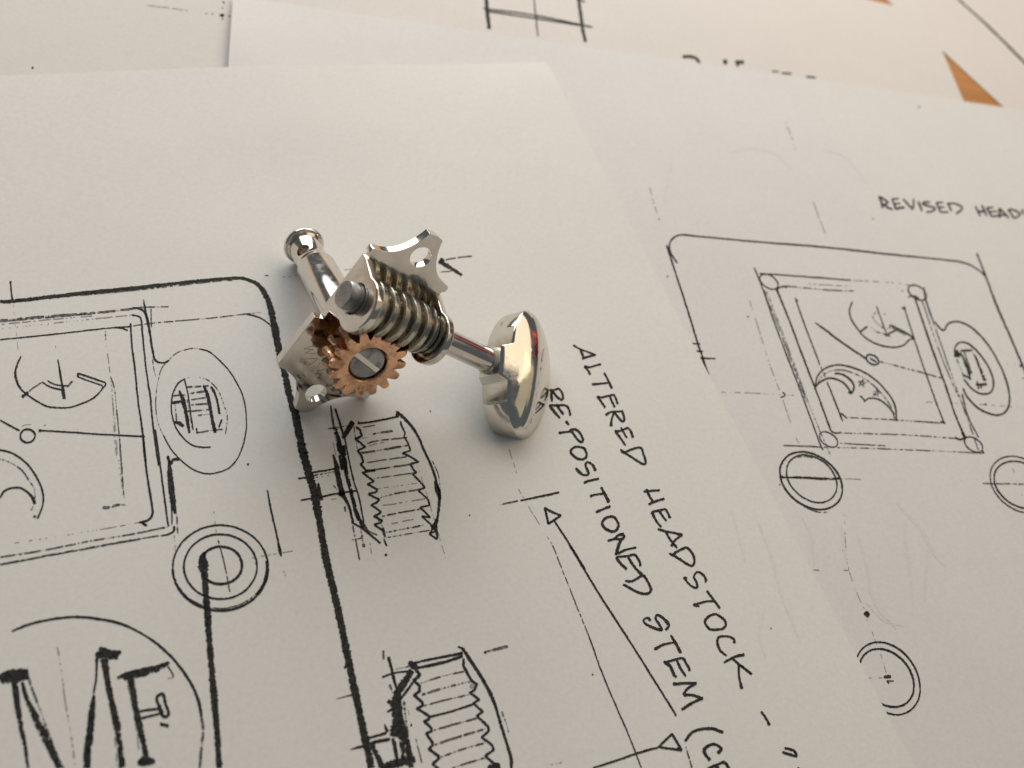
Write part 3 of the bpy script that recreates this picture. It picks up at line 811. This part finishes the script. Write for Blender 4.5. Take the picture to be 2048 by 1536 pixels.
k.line(5, [(1050, 1385), (1400, 1395), (1680, 1415)], 'd').line(5, [(1030, 1440), (1290, 1455)], 'd').line(6, [(730, 1452), (950, 1462)], 'd').line(5, [(950, 1462), (1300, 1472), (1820, 1495)], 'd')
k.line(7, [(990, 1370), (1010, 1385), (1050, 1382)]).line(4, [(800, 1410), (815, 1440)], 'f').dot(8, (1382, 608)).line(4, [(1900, 1005), (2048, 1015)], 'f').dot(14, (2032, 1015)).dot(8, (2042, 1085))
for c in ((652, 556), (1464, 616), (978, 1420), (1772, 1448)):
    k.oval(6, c, 50, 42, 0.45)
k.line(6, [(1500, 585), (1505, 650)]).line(8, [(1820, 1480), (1828, 1497)])
k.done()

k = Ink(S2, z2, 'dial_sketch', 2).zoom(1300, 360, 2.738)
k.line([8, 7, 7, 8], [(1108, 665), (1092, 720), (1110, 775), (1150, 832)]).line(7, [(1150, 835), (1190, 870), (1250, 900), (1320, 915), (1380, 908), (1415, 880), (1425, 870)]).line(8, [(1150, 832), (1190, 800)])
k.line(6, [(1210, 805), (1240, 830), (1300, 845)], 'd').line(6, [(1215, 740), (1240, 780), (1290, 815), (1320, 800)], 'd').line(6, [(1240, 690), (1265, 760), (1300, 850)], 'd').line(12, [(1285, 845), (1320, 855)], 'd')
k.line(8, [(1310, 795), (1330, 800), (1400, 835), (1448, 868)]).line(6, [(1325, 808), (1400, 848)], 'd').line(7, [(1300, 845), (1350, 820)]).line(6, [(1425, 870), (1448, 872)]).dot(8, (1285, 735)).line(4, [(1220, 750), (1230, 730), (1250, 725)], 'd')
k.line([4, 8, 8, 7], [(905, 780), (940, 805), (1060, 895), (1185, 978)]).oval(8, (1218, 983), 34, 28, 0.4).line(8, [(1205, 975), (1240, 998)]).line(6, [(1255, 993), (1400, 1030), (1600, 1085)], 'd')
k.done()

k = Ink(S2, z2, 'moon_sketch', 2).zoom(1300, 360, 2.738)
k.line(7, [(905, 1125), (920, 1070), (960, 1030), (1030, 1012), (1120, 1030), (1210, 1075), (1290, 1150), (1340, 1230), (1350, 1320)])
k.line(6, [(920, 1110), (945, 1070), (1000, 1042), (1080, 1045), (1180, 1090), (1260, 1160), (1320, 1240), (1340, 1310)], 'd')
k.line(8, [(905, 1135), (925, 1110), (960, 1090), (1000, 1085), (1060, 1110), (1105, 1165)]).line(9, [(1010, 1060), (1050, 1062), (1095, 1090), (1118, 1130), (1105, 1165), (1085, 1160)])
k.line(7, [(1170, 1215), (1200, 1195), (1250, 1200), (1300, 1235), (1340, 1285)]).line(6, [(1150, 1180), (1175, 1205)])
for (sx, sy) in ((1162, 1112), (1240, 1165)):
    st = [(sx + 24 * math.cos(math.radians(-80 + 144 * i)), sy + 22 * math.sin(math.radians(-80 + 144 * i))) for i in range(6)]
    k.line(5, st, 'd', False)
k.done()

k = Ink(S2, z2, 'oval_sketch', 2).zoom(1300, 360, 2.738)
k.line(8, [(1560, 775), (1590, 815), (1612, 820), (1625, 795), (1650, 778), (1700, 778), (1770, 815), (1850, 900), (1920, 1020), (1960, 1130), (1968, 1220), (1940, 1275), (1880, 1285), (1800, 1250), (1740, 1190), (1715, 1140)])
k.line(8, [(1670, 960), (1672, 915), (1700, 888), (1750, 900), (1820, 970), (1870, 1060), (1880, 1130), (1860, 1165), (1810, 1170), (1760, 1140), (1720, 1090)])
k.line(9, [(1700, 935), (1765, 930)]).line(16, [(1680, 930), (1690, 970)]).line(14, [(1665, 965), (1700, 950)]).line([8, 12, 12, 10], [(1700, 945), (1725, 1000), (1745, 1050), (1750, 1090)], 't').line([6, 10], [(1720, 940), (1760, 1060)], 'd').line([8, 14], [(1780, 960), (1835, 1100)], 't').line(6, [(1765, 935), (1820, 1060)], 'd')
k.line(12, [(1785, 1120), (1845, 1118)]).line(7, [(1790, 1100), (1800, 1145)]).line(8, [(1715, 1065), (1760, 1090)]).line(6, [(1680, 980), (1720, 1080)], 'd').line(8, [(1810, 1115), (1815, 1140)]).dot(12, (1838, 1228))
k.done()

k = Ink(S2, z2, 'ring_sketch', 1).zoom(1500, 850, 3.737)
k.oval(12, (457, 415), 233, 215, 0.30).oval(9, (462, 400), 190, 180, 0.30, 0, 360, 'd').oval(8, (462, 400), 188, 178, 0.30).oval(14, (460, 400), 182, 170, 0.3, 215, 280, 'd')
k.line([10, 14, 16, 14, 12], [(235, 392), (330, 390), (450, 395), (560, 402), (665, 400)], 't').line([12, 10, 12], [(235, 390), (450, 393), (665, 400)], 'd').line(6, [(670, 400), (830, 405)], 'f').dot(22, (235, 390)).dot(16, (660, 398)).dot(11, (223, 446))
k.oval(7, (480, 420), 228, 232, 0.30, 60, 110, 'd')
k.done()

k = Ink(S2, z2, 'ring_sketch', 1).zoom(1500, 850, 3.737)
k.oval(8, (2025, 445), 230, 212, 0.3).oval(11, (2030, 448), 205, 178, 0.3)
k.line(8, [(1740, 435), (1850, 438), (2048, 440)], 'd').line(5, [(1920, 220), (1960, 310), (2048, 560)], 'f')
k.done()

k = Ink(S2, z2, 'ring_sketch', 1).zoom(1500, 1125, 3.737)
k.oval(11, (1030, 865), 242, 271, 0.28).oval(13, (1020, 862), 206, 217, 0.28)
k.line([22, 20], [(1000, 855), (1055, 850)]).line(9, [(1020, 885), (1075, 885)]).line(9, [(1025, 885), (1040, 905)]).line(5, [(970, 660), (1010, 790), (1030, 850)], 'f').line(6, [(880, 862), (990, 860)], 'f')
k.done()

k = Ink(S2, z2, 'construction_lines', 0).zoom(1500, 850, 3.737)
k.line(5, [(700, 640), (740, 1080), (870, 1410)], 'f').line([14, 40, 22], [(850, 1408), (872, 1412), (895, 1418)]).line(14, [(870, 1395), (880, 1438)]).line(5, [(870, 1440), (950, 1640)], 'f').line(10, [(458, 1083), (545, 1084)], 'f').line(8, [(700, 1084), (755, 1088)], 'f').line(4, [(690, 930), (735, 1050)], 'f')
k.done()

k = Ink(S2, z2, 'lettering', 3, 'thin hand lettered word REVISED').zoom(1740, 370, 6.65)
for w, p in ((26, [(118, 150), (150, 220), (165, 310)]), (20, [(118, 150), (190, 190), (240, 235), (170, 262)]), (20, [(180, 262), (240, 300), (300, 325)]),
             (20, [(290, 185), (320, 255), (345, 325)]), (18, [(290, 185), (380, 182)]), (18, [(320, 248), (405, 245)]), (26, [(335, 325), (380, 305), (460, 298)]),
             (20, [(440, 182), (500, 250), (572, 325)]), (20, [(572, 325), (582, 250), (578, 180)]), (20, [(640, 212), (690, 345)]),
             (20, [(800, 228), (715, 228), (705, 255), (790, 280), (860, 305), (850, 335), (780, 355), (750, 350)]),
             (20, [(880, 232), (910, 290), (940, 360)]), (18, [(880, 232), (975, 232)]), (18, [(910, 295), (990, 290)]), (20, [(940, 358), (1040, 360)]),
             (22, [(1040, 250), (1085, 345)]), (20, [(1020, 250), (1130, 245), (1225, 298), (1190, 350), (1140, 382)])):
    k.line(w, p)
k.done()
k = Ink(S2, z2, 'lettering', 3, 'thin hand lettered word HEADS').zoom(1740, 370, 6.65)
for w, p in ((20, [(1400, 280), (1470, 415)]), (20, [(1485, 265), (1555, 410)]), (20, [(1420, 345), (1520, 355)]), (20, [(1545, 300), (1580, 350), (1620, 420)]), (18, [(1545, 300), (1640, 300)]),
             (18, [(1590, 358), (1690, 350)]), (20, [(1620, 418), (1720, 405)]), (22, [(1730, 440), (1725, 380), (1720, 315), (1780, 370), (1850, 435)]), (18, [(1725, 400), (1810, 402)]),
             (20, [(1840, 325), (1915, 440)]), (20, [(1840, 322), (1920, 335), (1995, 385), (1970, 415), (1915, 445)]), (20, [(2048, 325), (2020, 350), (2048, 385)])):
    k.line(w, p)
k.done()

# ---- back sheet: ruled square, cropped letters, pin marks
k = Ink(S3, z3, 'ruled_square', 0).zoom(350, 0, 2.2756)
k.line(14, [(1415, -20), (1420, 40), (1430, 132)]).line(12, [(1835, -20), (1852, 110), (1868, 192)]).line(5, [(1632, -20), (1642, 75), (1652, 165)], 's')
k.line(6, [(1402, 38), (1640, 70), (1900, 124)]).line(6, [(1420, 50), (1650, 85), (1880, 120)]).line(7, [(1830, -2), (1865, 6)]).dot(12, (1643, 73))
k.done()
k = Ink(S3, z3, 'lettering', 0, 'tops of cropped letters along the covering sheet').zoom(1250, 0, 2.566)
k.line(14, [(295, 292), (330, 290), (365, 300), (385, 330)]).line(18, [(513, 305), (516, 330)]).line(16, [(565, 318), (610, 320)]).line(14, [(575, 318), (580, 340)]).line(7, [(755, 365), (790, 368)], 'd').line(8, [(805, 375), (855, 378)]).line(8, [(930, 393), (980, 398)])
k.done()
k = Ink(S3, z3, 'pin_marks', 0).zoom(0, 0, 2.926)
k.dot(12, (1308, 15)).dot(9, (1302, 48)).line(16, [(1285, 88), (1312, 88)]).dot(14, (1300, 92)).dot(9, (1302, 110)).line(7, [(1200, 78), (1260, 82)], 'f').line(5, [(860, 30), (1110, 62)], 'f').line(6, [(1335, 92), (1350, 95)])
k.done()
k = Ink(S3, z3, 'ink_speck', 0).zoom(0, 0, 2.926)
k.dot(13, (190, 397))
k.done()
# ---- corner sheet: one ruled line
k = Ink(S5, z5, 'ruled_line', 0).zoom(1250, 0, 2.566)
k.line([7, 9, 11], [(1705, -10), (1880, 150), (2060, 330)])
k.done()

# ---- faint show-through of the drawings beneath
k = Ink(S2, z2, 'show_through', 0).zoom(1500, 1000, 3.1725)
for w, p in ((16, [(330, 110), (390, 230), (410, 420)]), (12, [(580, 170), (600, 320), (625, 420)]), (16, [(690, 230), (740, 420), (775, 600), (830, 710), (930, 820)]), (20, [(975, 150), (1005, 380), (1030, 620)]),
             (18, [(1140, 300), (1115, 480), (1110, 650)]), (22, [(930, 20), (1080, 180), (1180, 350), (1240, 420)]), (18, [(740, 650), (850, 760), (980, 800)])):
    k.line([w * 0.4] + [w] * (len(p) - 2) + [w * 0.4], p, 'g')
k.done()
k = Ink(S2, z2, 'show_through', 0).zoom(1240, 400, 3.1725)
for w, p in ((14, [(330, -260), (300, -120), (280, 40)]), (16, [(700, -300), (820, -330), (980, -300), (1080, -200)]), (14, [(1300, -320), (1450, -260), (1560, -100)])):
    k.line([w * 0.4] + [w] * (len(p) - 2) + [w * 0.4], p, 'g')
k.done()
k = Ink(S1, z1, 'show_through', 0).zoom(1500, 1000, 3.1725)
for w, p in ((16, [(40, 110), (130, 330), (170, 480), (215, 640), (270, 770), (320, 900)]), (14, [(-120, 60), (-60, 260), (-20, 430)]), (14, [(90, 700), (60, 850), (100, 1000)])):
    k.line([w * 0.4] + [w] * (len(p) - 2) + [w * 0.4], p, 'g')
k.done()
# ------------------------------------------------------------------ the tuning machine
# local frame, mm: x along the worm shaft to the button, y along the plate, z out of the plate face
TUNER = bpy.data.objects.new('tuning_machine', None)
COL.objects.link(TUNER)
RW = ((0.822999, 0.440964, 0.358084), (0.147407, 0.442997, -0.884322), (-0.548584, 0.78058, 0.299585))
TW = (5.9521, 82.9499, 10.6559)
TUNER.matrix_world = Matrix([list(RW[i]) + [TW[i] * MM] for i in range(3)] + [[0, 0, 0, 1]])
tag(TUNER, 'nickel guitar tuning machine with bronze gear and oval button lying on drawing', 'tuning machine')

YC, HS, YK, YT, WP = 2.68, 12.45, 10.55, 15.95, 7.45    # plate centre, hole, corner and tip offsets, half width
PT = 1.3                                                # plate thickness
YW, ZW = 7.1, 3.45                                      # worm axis
LUG = 6.95                                              # outer face of the lugs
ZG = 5.42                                               # gear front face


def bez(a, c, b_, n=12):
    return [((1 - t) ** 2 * a[0] + 2 * t * (1 - t) * c[0] + t * t * b_[0],
             (1 - t) ** 2 * a[1] + 2 * t * (1 - t) * c[1] + t * t * b_[1]) for t in [i / n for i in range(n + 1)]]


def wing(sy):
    """right corner -> tip -> left corner"""
    wp = 7.0 if sy > 0 else 7.95
    c1, t1 = (wp - 0.45, sy * (YK + 0.02)), (1.2, sy * (YT - 0.05))
    ctrl = (2.55, sy * (YK + 0.35))
    right = [(wp, sy * (YK - 0.55)), (wp - 0.06, sy * (YK - 0.25)), (wp - 0.2, sy * (YK - 0.05))] + bez(c1, ctrl, t1)
    left = [(-x, y) for x, y in right[::-1]]
    tip = [(0.0, sy * (YT + 0.12))]
    return right + tip + left


up = [(x, y + YC) for x, y in wing(1)]
lo = [(x, y + YC) for x, y in wing(-1)][::-1]
# notches beside the lugs
xi = LUG - 0.15
out = []
out += up                                            # (+WP, top) ... (-WP, top)
out += [(-6.95, 12.3), (-xi + 0.3, 12.1), (-xi + 0.3, 1.2), (-7.75, 0.95)]
out += lo                                            # left bottom ... right bottom
out += [(7.75, 0.95), (xi - 0.3, 1.2), (xi - 0.3, 12.1), (6.95, 12.3)]
bm = bmesh.new()
prism(bm, out, lambda p, h: (p[0], p[1], h), -PT, 0)
plate = bm_obj('base_plate', bm, M_NICKEL)
for sy in (-1, 1):
    bmc = bmesh.new()
    lathe(bmc, [(-4, 1.55), (4, 1.55)], (0, 0, 1), (0, YC + sy * HS, 0), 40)
    cut(plate, bm_obj('hole_cutter', bmc, M_NICKEL))
bevel(plate, 0.22, 3)
plate.parent = TUNER


def lug(side):
    """bearing lug bent up from the plate edge; outline in y, z"""
    r, zc = 3.85, ZW + 1.25
    pts = [(YW - 4.55, -PT), (YW - 4.5, 0.0)]
    for i in range(19):
        a = math.radians(197 - i * 214 / 18)
        pts.append((YW + r * math.cos(a), zc + r * math.sin(a)))
    pts += [(YW + 4.5, 0.0), (YW + 4.55, -PT)]
    bm = bmesh.new()
    a, c = (side * (LUG - 1.25), side * LUG)
    prism(bm, pts, lambda p, h: (h, p[0], p[1]), a, c)
    o = bm_obj('bearing_lug', bm, M_NICKEL)
    bmc = bmesh.new()
    lathe(bmc, [(-3, 2.12), (3, 2.12)], (1, 0, 0), (side * LUG, YW, ZW), 36)
    cut(o, bm_obj('hole_cutter', bmc, M_NICKEL))
    bevel(o, 0.24, 3)
    o.parent = TUNER
    return o


lug(-1)
lug(1)

# stamped letters on the lower wing, reading towards the lower tip
LET = {'W': [[(0, 1), (.25, 0), (.5, .8), (.75, 0), (1, 1)]],
       'A': [[(0, 0), (.5, 1), (1, 0)], [(.2, .38), (.8, .38)]],
       'V': [[(0, 1), (.5, 0), (1, 1)]]}


def stamp(txt, angles, rad, h, wl):
    """letters on an arc below the gear, tops towards the gear axis"""
    bm = bmesh.new()
    for ch, ang in zip(txt, angles):
        a_ = math.radians(ang)
        cen = Vector((math.cos(a_), math.sin(a_))) * rad
        tan = Vector((-math.sin(a_), math.cos(a_)))
        upv = -Vector((math.cos(a_), math.sin(a_)))
        for path in LET[ch]:
            for (a, c) in zip(path, path[1:]):
                P = [cen + tan * ((q[0] - 0.5) * wl) + upv * ((q[1] - 0.5) * h) for q in (a, c)]
                d = (P[1] - P[0]).normalized()
                nn = Vector((-d.y, d.x)) * 0.09
                prism(bm, [P[0] - nn, P[1] - nn, P[1] + nn, P[0] + nn], lambda p, hh: (p[0], p[1], hh), -0.05, 0.06)
    o = bm_obj('stamped_lettering', bm, M_STAMP)
    bevel(o, 0.03, 1)
    return o


so = stamp('WAV', (217, 234, 251), 6.45, 1.6, 1.5)
so.parent = plate
so['label'] = 'small stamped letters WAV on the lower wing'

# worm: threaded body between the lugs
bm = bmesh.new()
PITCH, RO, RR = 1.95, 3.6, 2.45
nx_, na = 190, 56
x0_, x1_ = -5.55, 4.35
rows = []
for i in range(nx_ + 1):
    x = x0_ + (x1_ - x0_) * i / nx_
    row = []
    for j in range(na):
        a = 2 * math.pi * j / na
        fr = ((x / PITCH) - a / (2 * math.pi)) % 1.0
        t = abs(fr - 0.5) * 2            # 0 at crest
        prof = 1 - smooth(0.34, 0.84, t)
        edge = smooth(0, 0.5, x - x0_) * smooth(0, 0.5, x1_ - x)
        r = RR + (RO - RR) * prof * edge
        row.append(bm.verts.new(Vector((x, YW + r * math.cos(a), ZW + r * math.sin(a))) * MM))
    rows.append(row)
for p, q in zip(rows, rows[1:]):
    for j in range(na):
        bm.faces.new((p[j], p[(j + 1) % na], q[(j + 1) % na], q[j]))
bm.faces.new(rows[0][::-1])
bm.faces.new(rows[-1])
worm = bm_obj('worm', bm, M_WORM, TUNER, 50)
for xa, xb, r in ((4.40, 4.85, 3.5), (4.92, 5.62, 3.1)):
    bm = bmesh.new()
    lathe(bm, [(xa, r - 0.12), (xa + 0.1, r), (xb - 0.1, r), (xb, r - 0.12)], (1, 0, 0), (0, YW, ZW), 44)
    bm_obj('thrust_washer', bm, M_WORM, worm, 40)

# worm shaft: end stub, journal, long arm to the button
bm = bmesh.new()
lathe(bm, [(-8.75, 0), (-8.75, 1.72), (-8.62, 1.90), (-7.75, 1.93), (-7.70, 1.80), (-7.35, 1.80), (-7.30, 2.0), (-5.5, 2.0)], (1, 0, 0), (0, YW, ZW), 48)
bm_obj('worm_shaft_end', bm, M_STEEL, TUNER, 30)
bm = bmesh.new()
lathe(bm, [(5.5, 2.0), (7.02, 2.0), (7.02, 3.3), (7.6, 3.2), (8.25, 2.75), (8.5, 2.3), (8.55, 1.80), (19.6, 1.80)], (1, 0, 0), (0, YW, ZW), 48)
bm_obj('worm_shaft', bm, M_NICKEL, TUNER, 30)

# string post with waist, cross hole and cap
bm = bmesh.new()
prof = [(0.9, 2.4), (-1.2, 2.4), (-1.35, 2.98), (-18.75, 2.98), (-18.9, 2.94), (-19.9, 2.58), (-20.3, 2.49), (-21.0, 2.45), (-24.7, 2.42), (-25.05, 2.5), (-25.25, 2.68)]
lathe(bm, prof, (0, 0, 1), (0, 0, 0), 64)
post = bm_obj('string_post', bm, M_NICKEL)
bmc = bmesh.new()
ha = math.radians(160)
lathe(bmc, [(-5, 1.08), (5, 1.08)], (math.cos(ha), math.sin(ha), 0), (0, 0, -21.5), 32)
cut(post, bm_obj('hole_cutter', bmc, M_NICKEL))
for p in post.data.polygons: p.use_smooth = True
post.data.set_sharp_from_angle(angle=math.radians(17))
post.parent = TUNER
bm = bmesh.new()
lathe(bm, [(-25.15, 2.2), (-25.2, 2.95), (-25.28, 3.08), (-25.45, 3.16), (-25.75, 3.16), (-26.0, 3.05), (-26.15, 2.8), (-26.25, 2.2), (-26.3, 0)], (0, 0, 1), (0, 0, 0), 56)
bm_obj('post_cap', bm, M_NICKEL, post, 40)

# gear wheel, 16 teeth with hollowed flanks
NT = 16
RG, RT, RB = 5.5, 4.15, 2.72
bm = bmesh.new()
PH = math.radians(-0.5)
zs = [(1.9, 0.0), (2.15, 0.06), (2.9, -0.28), (3.65, -0.42), (4.4, -0.28), (5.2, 0.06), (ZG - 0.12, 0.04), (ZG, -0.10)]
TOOTH = [(-0.50, 0), (-0.43, 0.05), (-0.38, 0.22), (-0.32, 0.50), (-0.255, 0.80), (-0.16, 0.97), (0.0, 1.02), (0.16, 0.97), (0.255, 0.80), (0.32, 0.50), (0.38, 0.22), (0.43, 0.05)]
rings = []
for z, dr in zs:
    ring = []
    for t in range(NT):
        for f, hgt in TOOTH:
            a = PH + 2 * math.pi * (t + f) / NT
            r = RT + (RG - RT) * hgt + dr
            ring.append(bm.verts.new(Vector((r * math.cos(a), r * math.sin(a), z)) * MM))
    rings.append(ring)
nr = len(rings[0])
for p, q in zip(rings, rings[1:]):
    for i in range(nr):
        bm.faces.new((p[i], p[(i + 1) % nr], q[(i + 1) % nr], q[i]))


def ring_pts(r, z):
    return [bm.verts.new(Vector((r * math.cos(PH + 2 * math.pi * (i / nr - 0.5 / NT)), r * math.sin(PH + 2 * math.pi * (i / nr - 0.5 / NT)), z)) * MM) for i in range(nr)]


inner_front = [rings[-1], ring_pts(3.9, ZG), ring_pts(RB + 0.15, ZG), ring_pts(RB, ZG - 0.15), ring_pts(RB, 3.6)]
for p, q in zip(inner_front, inner_front[1:]):
    for i in range(nr):
        bm.faces.new((p[i], p[(i + 1) % nr], q[(i + 1) % nr], q[i]))
bm.faces.new(inner_front[-1][::-1])
bm.faces.new(rings[0][::-1])
gear = bm_obj('gear_wheel', bm, M_BRONZE, TUNER, 38)

# hub below the gear
bm = bmesh.new()
lathe(bm, [(0.0, 3.4), (0.5, 3.4), (0.55, 3.2), (1.95, 3.2)], (0, 0, 1), (0, 0, 0), 40)
bm_obj('gear_hub', bm, M_BRONZE, TUNER, 40)

# slotted screw in the gear
bm = bmesh.new()
lathe(bm, [(3.5, 2.5), (4.75, 2.55), (4.95, 2.50), (5.05, 2.35), (5.12, 1.2), (5.14, 0)], (0, 0, 1), (0, 0, 0), 48)
screw = bm_obj('gear_screw', bm, M_STEEL)
bmc = bmesh.new()
sa = math.radians(-13.1)
ux, uy = math.cos(sa), math.sin(sa)
prism(bmc, [(-4 * ux + 0.40 * uy, -4 * uy - 0.40 * ux), (4 * ux + 0.40 * uy, 4 * uy - 0.40 * ux), (4 * ux - 0.40 * uy, 4 * uy + 0.40 * ux), (-4 * ux - 0.40 * uy, -4 * uy + 0.40 * ux)],
      lambda p, h: (p[0], p[1], h), 4.86, 6.0)
cut(screw, bm_obj('slot_cutter', bmc, M_STEEL))
for p in screw.data.polygons: p.use_smooth = True
screw.data.set_sharp_from_angle(angle=math.radians(30))
screw.parent = TUNER
bm = bmesh.new()
prism(bm, [(-2.42 * ux + 0.385 * uy, -2.42 * uy - 0.385 * ux), (2.42 * ux + 0.385 * uy, 2.42 * uy - 0.385 * ux), (2.42 * ux - 0.385 * uy, 2.42 * uy + 0.385 * ux), (-2.42 * ux - 0.385 * uy, -2.42 * uy + 0.385 * ux)],
      lambda p, h: (p[0], p[1], h), 4.7, 4.90)
bm_obj('screw_slot', bm, M_KNOB, screw)

# oval button: flat rim towards the shaft, faces rising to a soft ridge, thin outer rim
KU, KI, KO, KV, PHI = 25.2, 5.0, 5.9, 9.95, -0.85
vdir = Vector((0, math.cos(PHI), math.sin(PHI)))
tdir = Vector((1, 0, 0)).cross(vdir)
k0 = Vector((0, YW, ZW))


def kp(u, v, t): return (k0 + Vector((u, 0, 0)) + vdir * v + tdir * t) * MM


def half_u(v):
    q = min(1.0, abs(v) / KV)
    return max(0.0, 1 - q ** 2.3) ** (1 / 2.3)


def inner_u(v):
    u = KU - KI * half_u(v)
    c = smooth(2.9, 2.2, abs(v))
    return u * (1 - c) + min(u, 18.85) * c


def outer_u(v): return KU + KO * half_u(v)


def face_t(s, v):
    """half thickness across the button, s = 0 rim on the shaft side, 1 outer rim"""
    k = math.sqrt(max(0.0, 1 - (v / KV) ** 2))
    tin = 1.5 + 1.25 * k
    rid = tin + 1.75 * k
    tout = 0.75 + 0.35 * k
    sr = 0.32
    a = tin + (rid - tin) * (s / sr)
    b_ = rid + (tout - rid) * ((s - sr) / (1 - sr)) ** 1.25 if s > sr else 1e9
    b2 = rid + (tout - rid) * ((s - sr) / (1 - sr)) if s <= sr else b_
    # soft minimum of the two slopes
    h = 1.9
    m_ = min(a, b2 if s <= sr else b_)
    d = abs(a - (b2 if s <= sr else b_))
    return m_ - max(0.0, h - d) ** 2 / (4 * h)


NV, NS = 96, 44
vs_ = [-KV * math.cos(math.pi * i / NV) * 0.9995 for i in range(NV + 1)]
ss = [0.0, 0.012, 0.03] + [0.03 + 0.97 * (i / (NS - 2)) for i in range(1, NS - 1)]
bm = bmesh.new()
topg, botg = [], []
for v in vs_:
    a, c = inner_u(v), outer_u(v)
    rt, rb = [], []
    for i, s in enumerate(ss):
        u = a + (c - a) * s
        base_u = KU - KI * half_u(v)
        t = face_t(max(-0.12, (u - base_u) / max(1e-6, c - base_u)), v) - (0.16 if i == 0 else 0.045 if i == 1 else 0.0)
        rt.append(bm.verts.new(kp(u, v, t)))
        rb.append(bm.verts.new(kp(u, v, -t)))
    topg.append(rt)
    botg.append(rb)
n_s = len(ss)
for i in range(NV):
    for j in range(n_s - 1):
        bm.faces.new((topg[i][j], topg[i + 1][j], topg[i + 1][j + 1], topg[i][j + 1]))
        bm.faces.new((botg[i][j], botg[i][j + 1], botg[i + 1][j + 1], botg[i + 1][j]))
    bm.faces.new((topg[i][0], botg[i][0], botg[i + 1][0], topg[i + 1][0]))
# rounded outer rim
NR = 6
prev = None
for i, v in enumerate(vs_):
    c = outer_u(v)
    t = face_t(1.0, v)
    col = [topg[i][-1]]
    for k_ in range(1, NR):
        a = math.pi * (0.5 - k_ / NR)
        col.append(bm.verts.new(kp(c + 0.55 * half_u(v) * math.cos(a), v, t * math.sin(a))))
    col.append(botg[i][-1])
    if prev:
        for k_ in range(NR):
            bm.faces.new((prev[k_], col[k_], col[k_ + 1], prev[k_ + 1]))
    else:
        first = col
    prev = col
for cols, i in ((first, 0), (prev, NV)):
    loop = topg[i] + cols[1:-1] + botg[i][::-1]
    bm.faces.new(loop)
button = bm_obj('button', bm, M_KNOB, TUNER, 32)
bm = bmesh.new()
lathe(bm, [(17.9, 1.82), (18.0, 1.95), (18.3, 2.0), (19.2, 2.0)], (1, 0, 0), (0, YW, ZW), 40)
bm_obj('button_collar', bm, M_STEEL, button, 40)

# ------------------------------------------------------------------ unseen red cup, added to mirror a red streak in the button
ADDED_MUG = bpy.data.objects.new('mug', None)
COL.objects.link(ADDED_MUG)
ADDED_MUG.location = (0.292, 0.232, -1.3 * MM)
ADDED_MUG.rotation_euler = (0, 0, math.radians(20))
tag(ADDED_MUG, 'unseen red cup added beside the papers to mirror a red streak in the button', 'mug')
m_, nt_, b_ = mat('red_glaze')
n_ = noise_node(nt_, 60, 3)
r_ = ramp(nt_, n_.outputs['Fac'], [(0.3, (0.52, 0.02, 0.025)), (0.7, (0.62, 0.03, 0.035))])
nt_.links.new(r_.outputs['Color'], b_.inputs['Base Color'])
b_.inputs['Roughness'].default_value = 0.25
bm = bmesh.new()
lathe(bm, [(0, 0), (0, 34), (1.5, 37), (6, 39.5), (40, 41), (88, 41), (90, 40), (90.3, 39), (88, 38), (8, 36.5), (6, 33), (5.5, 0)], (0, 0, 1), (0, 0, 0), 48)
bm_obj('cup_body', bm, m_, ADDED_MUG, 40)
bm = bmesh.new()
prev = None
for i in range(17):
    a = math.radians(-90 + 180 * i / 16)
    c = Vector((39.5 + 24 * math.cos(a), 0, 46 + 25 * math.sin(a)))
    d = Vector((math.cos(a), 0, math.sin(a)))
    ring = [bm.verts.new((c + (d * 4 * math.cos(w) + Vector((0, 6.5, 0)) * math.sin(w))) * MM) for w in [2 * math.pi * q / 14 for q in range(14)]]
    if prev:
        for q in range(14):
            bm.faces.new((prev[q], prev[(q + 1) % 14], ring[(q + 1) % 14], ring[q]))
    else:
        bm.faces.new(ring[::-1])
    prev = ring
bm.faces.new(prev)
bm_obj('handle', bm, m_, ADDED_MUG, 50)
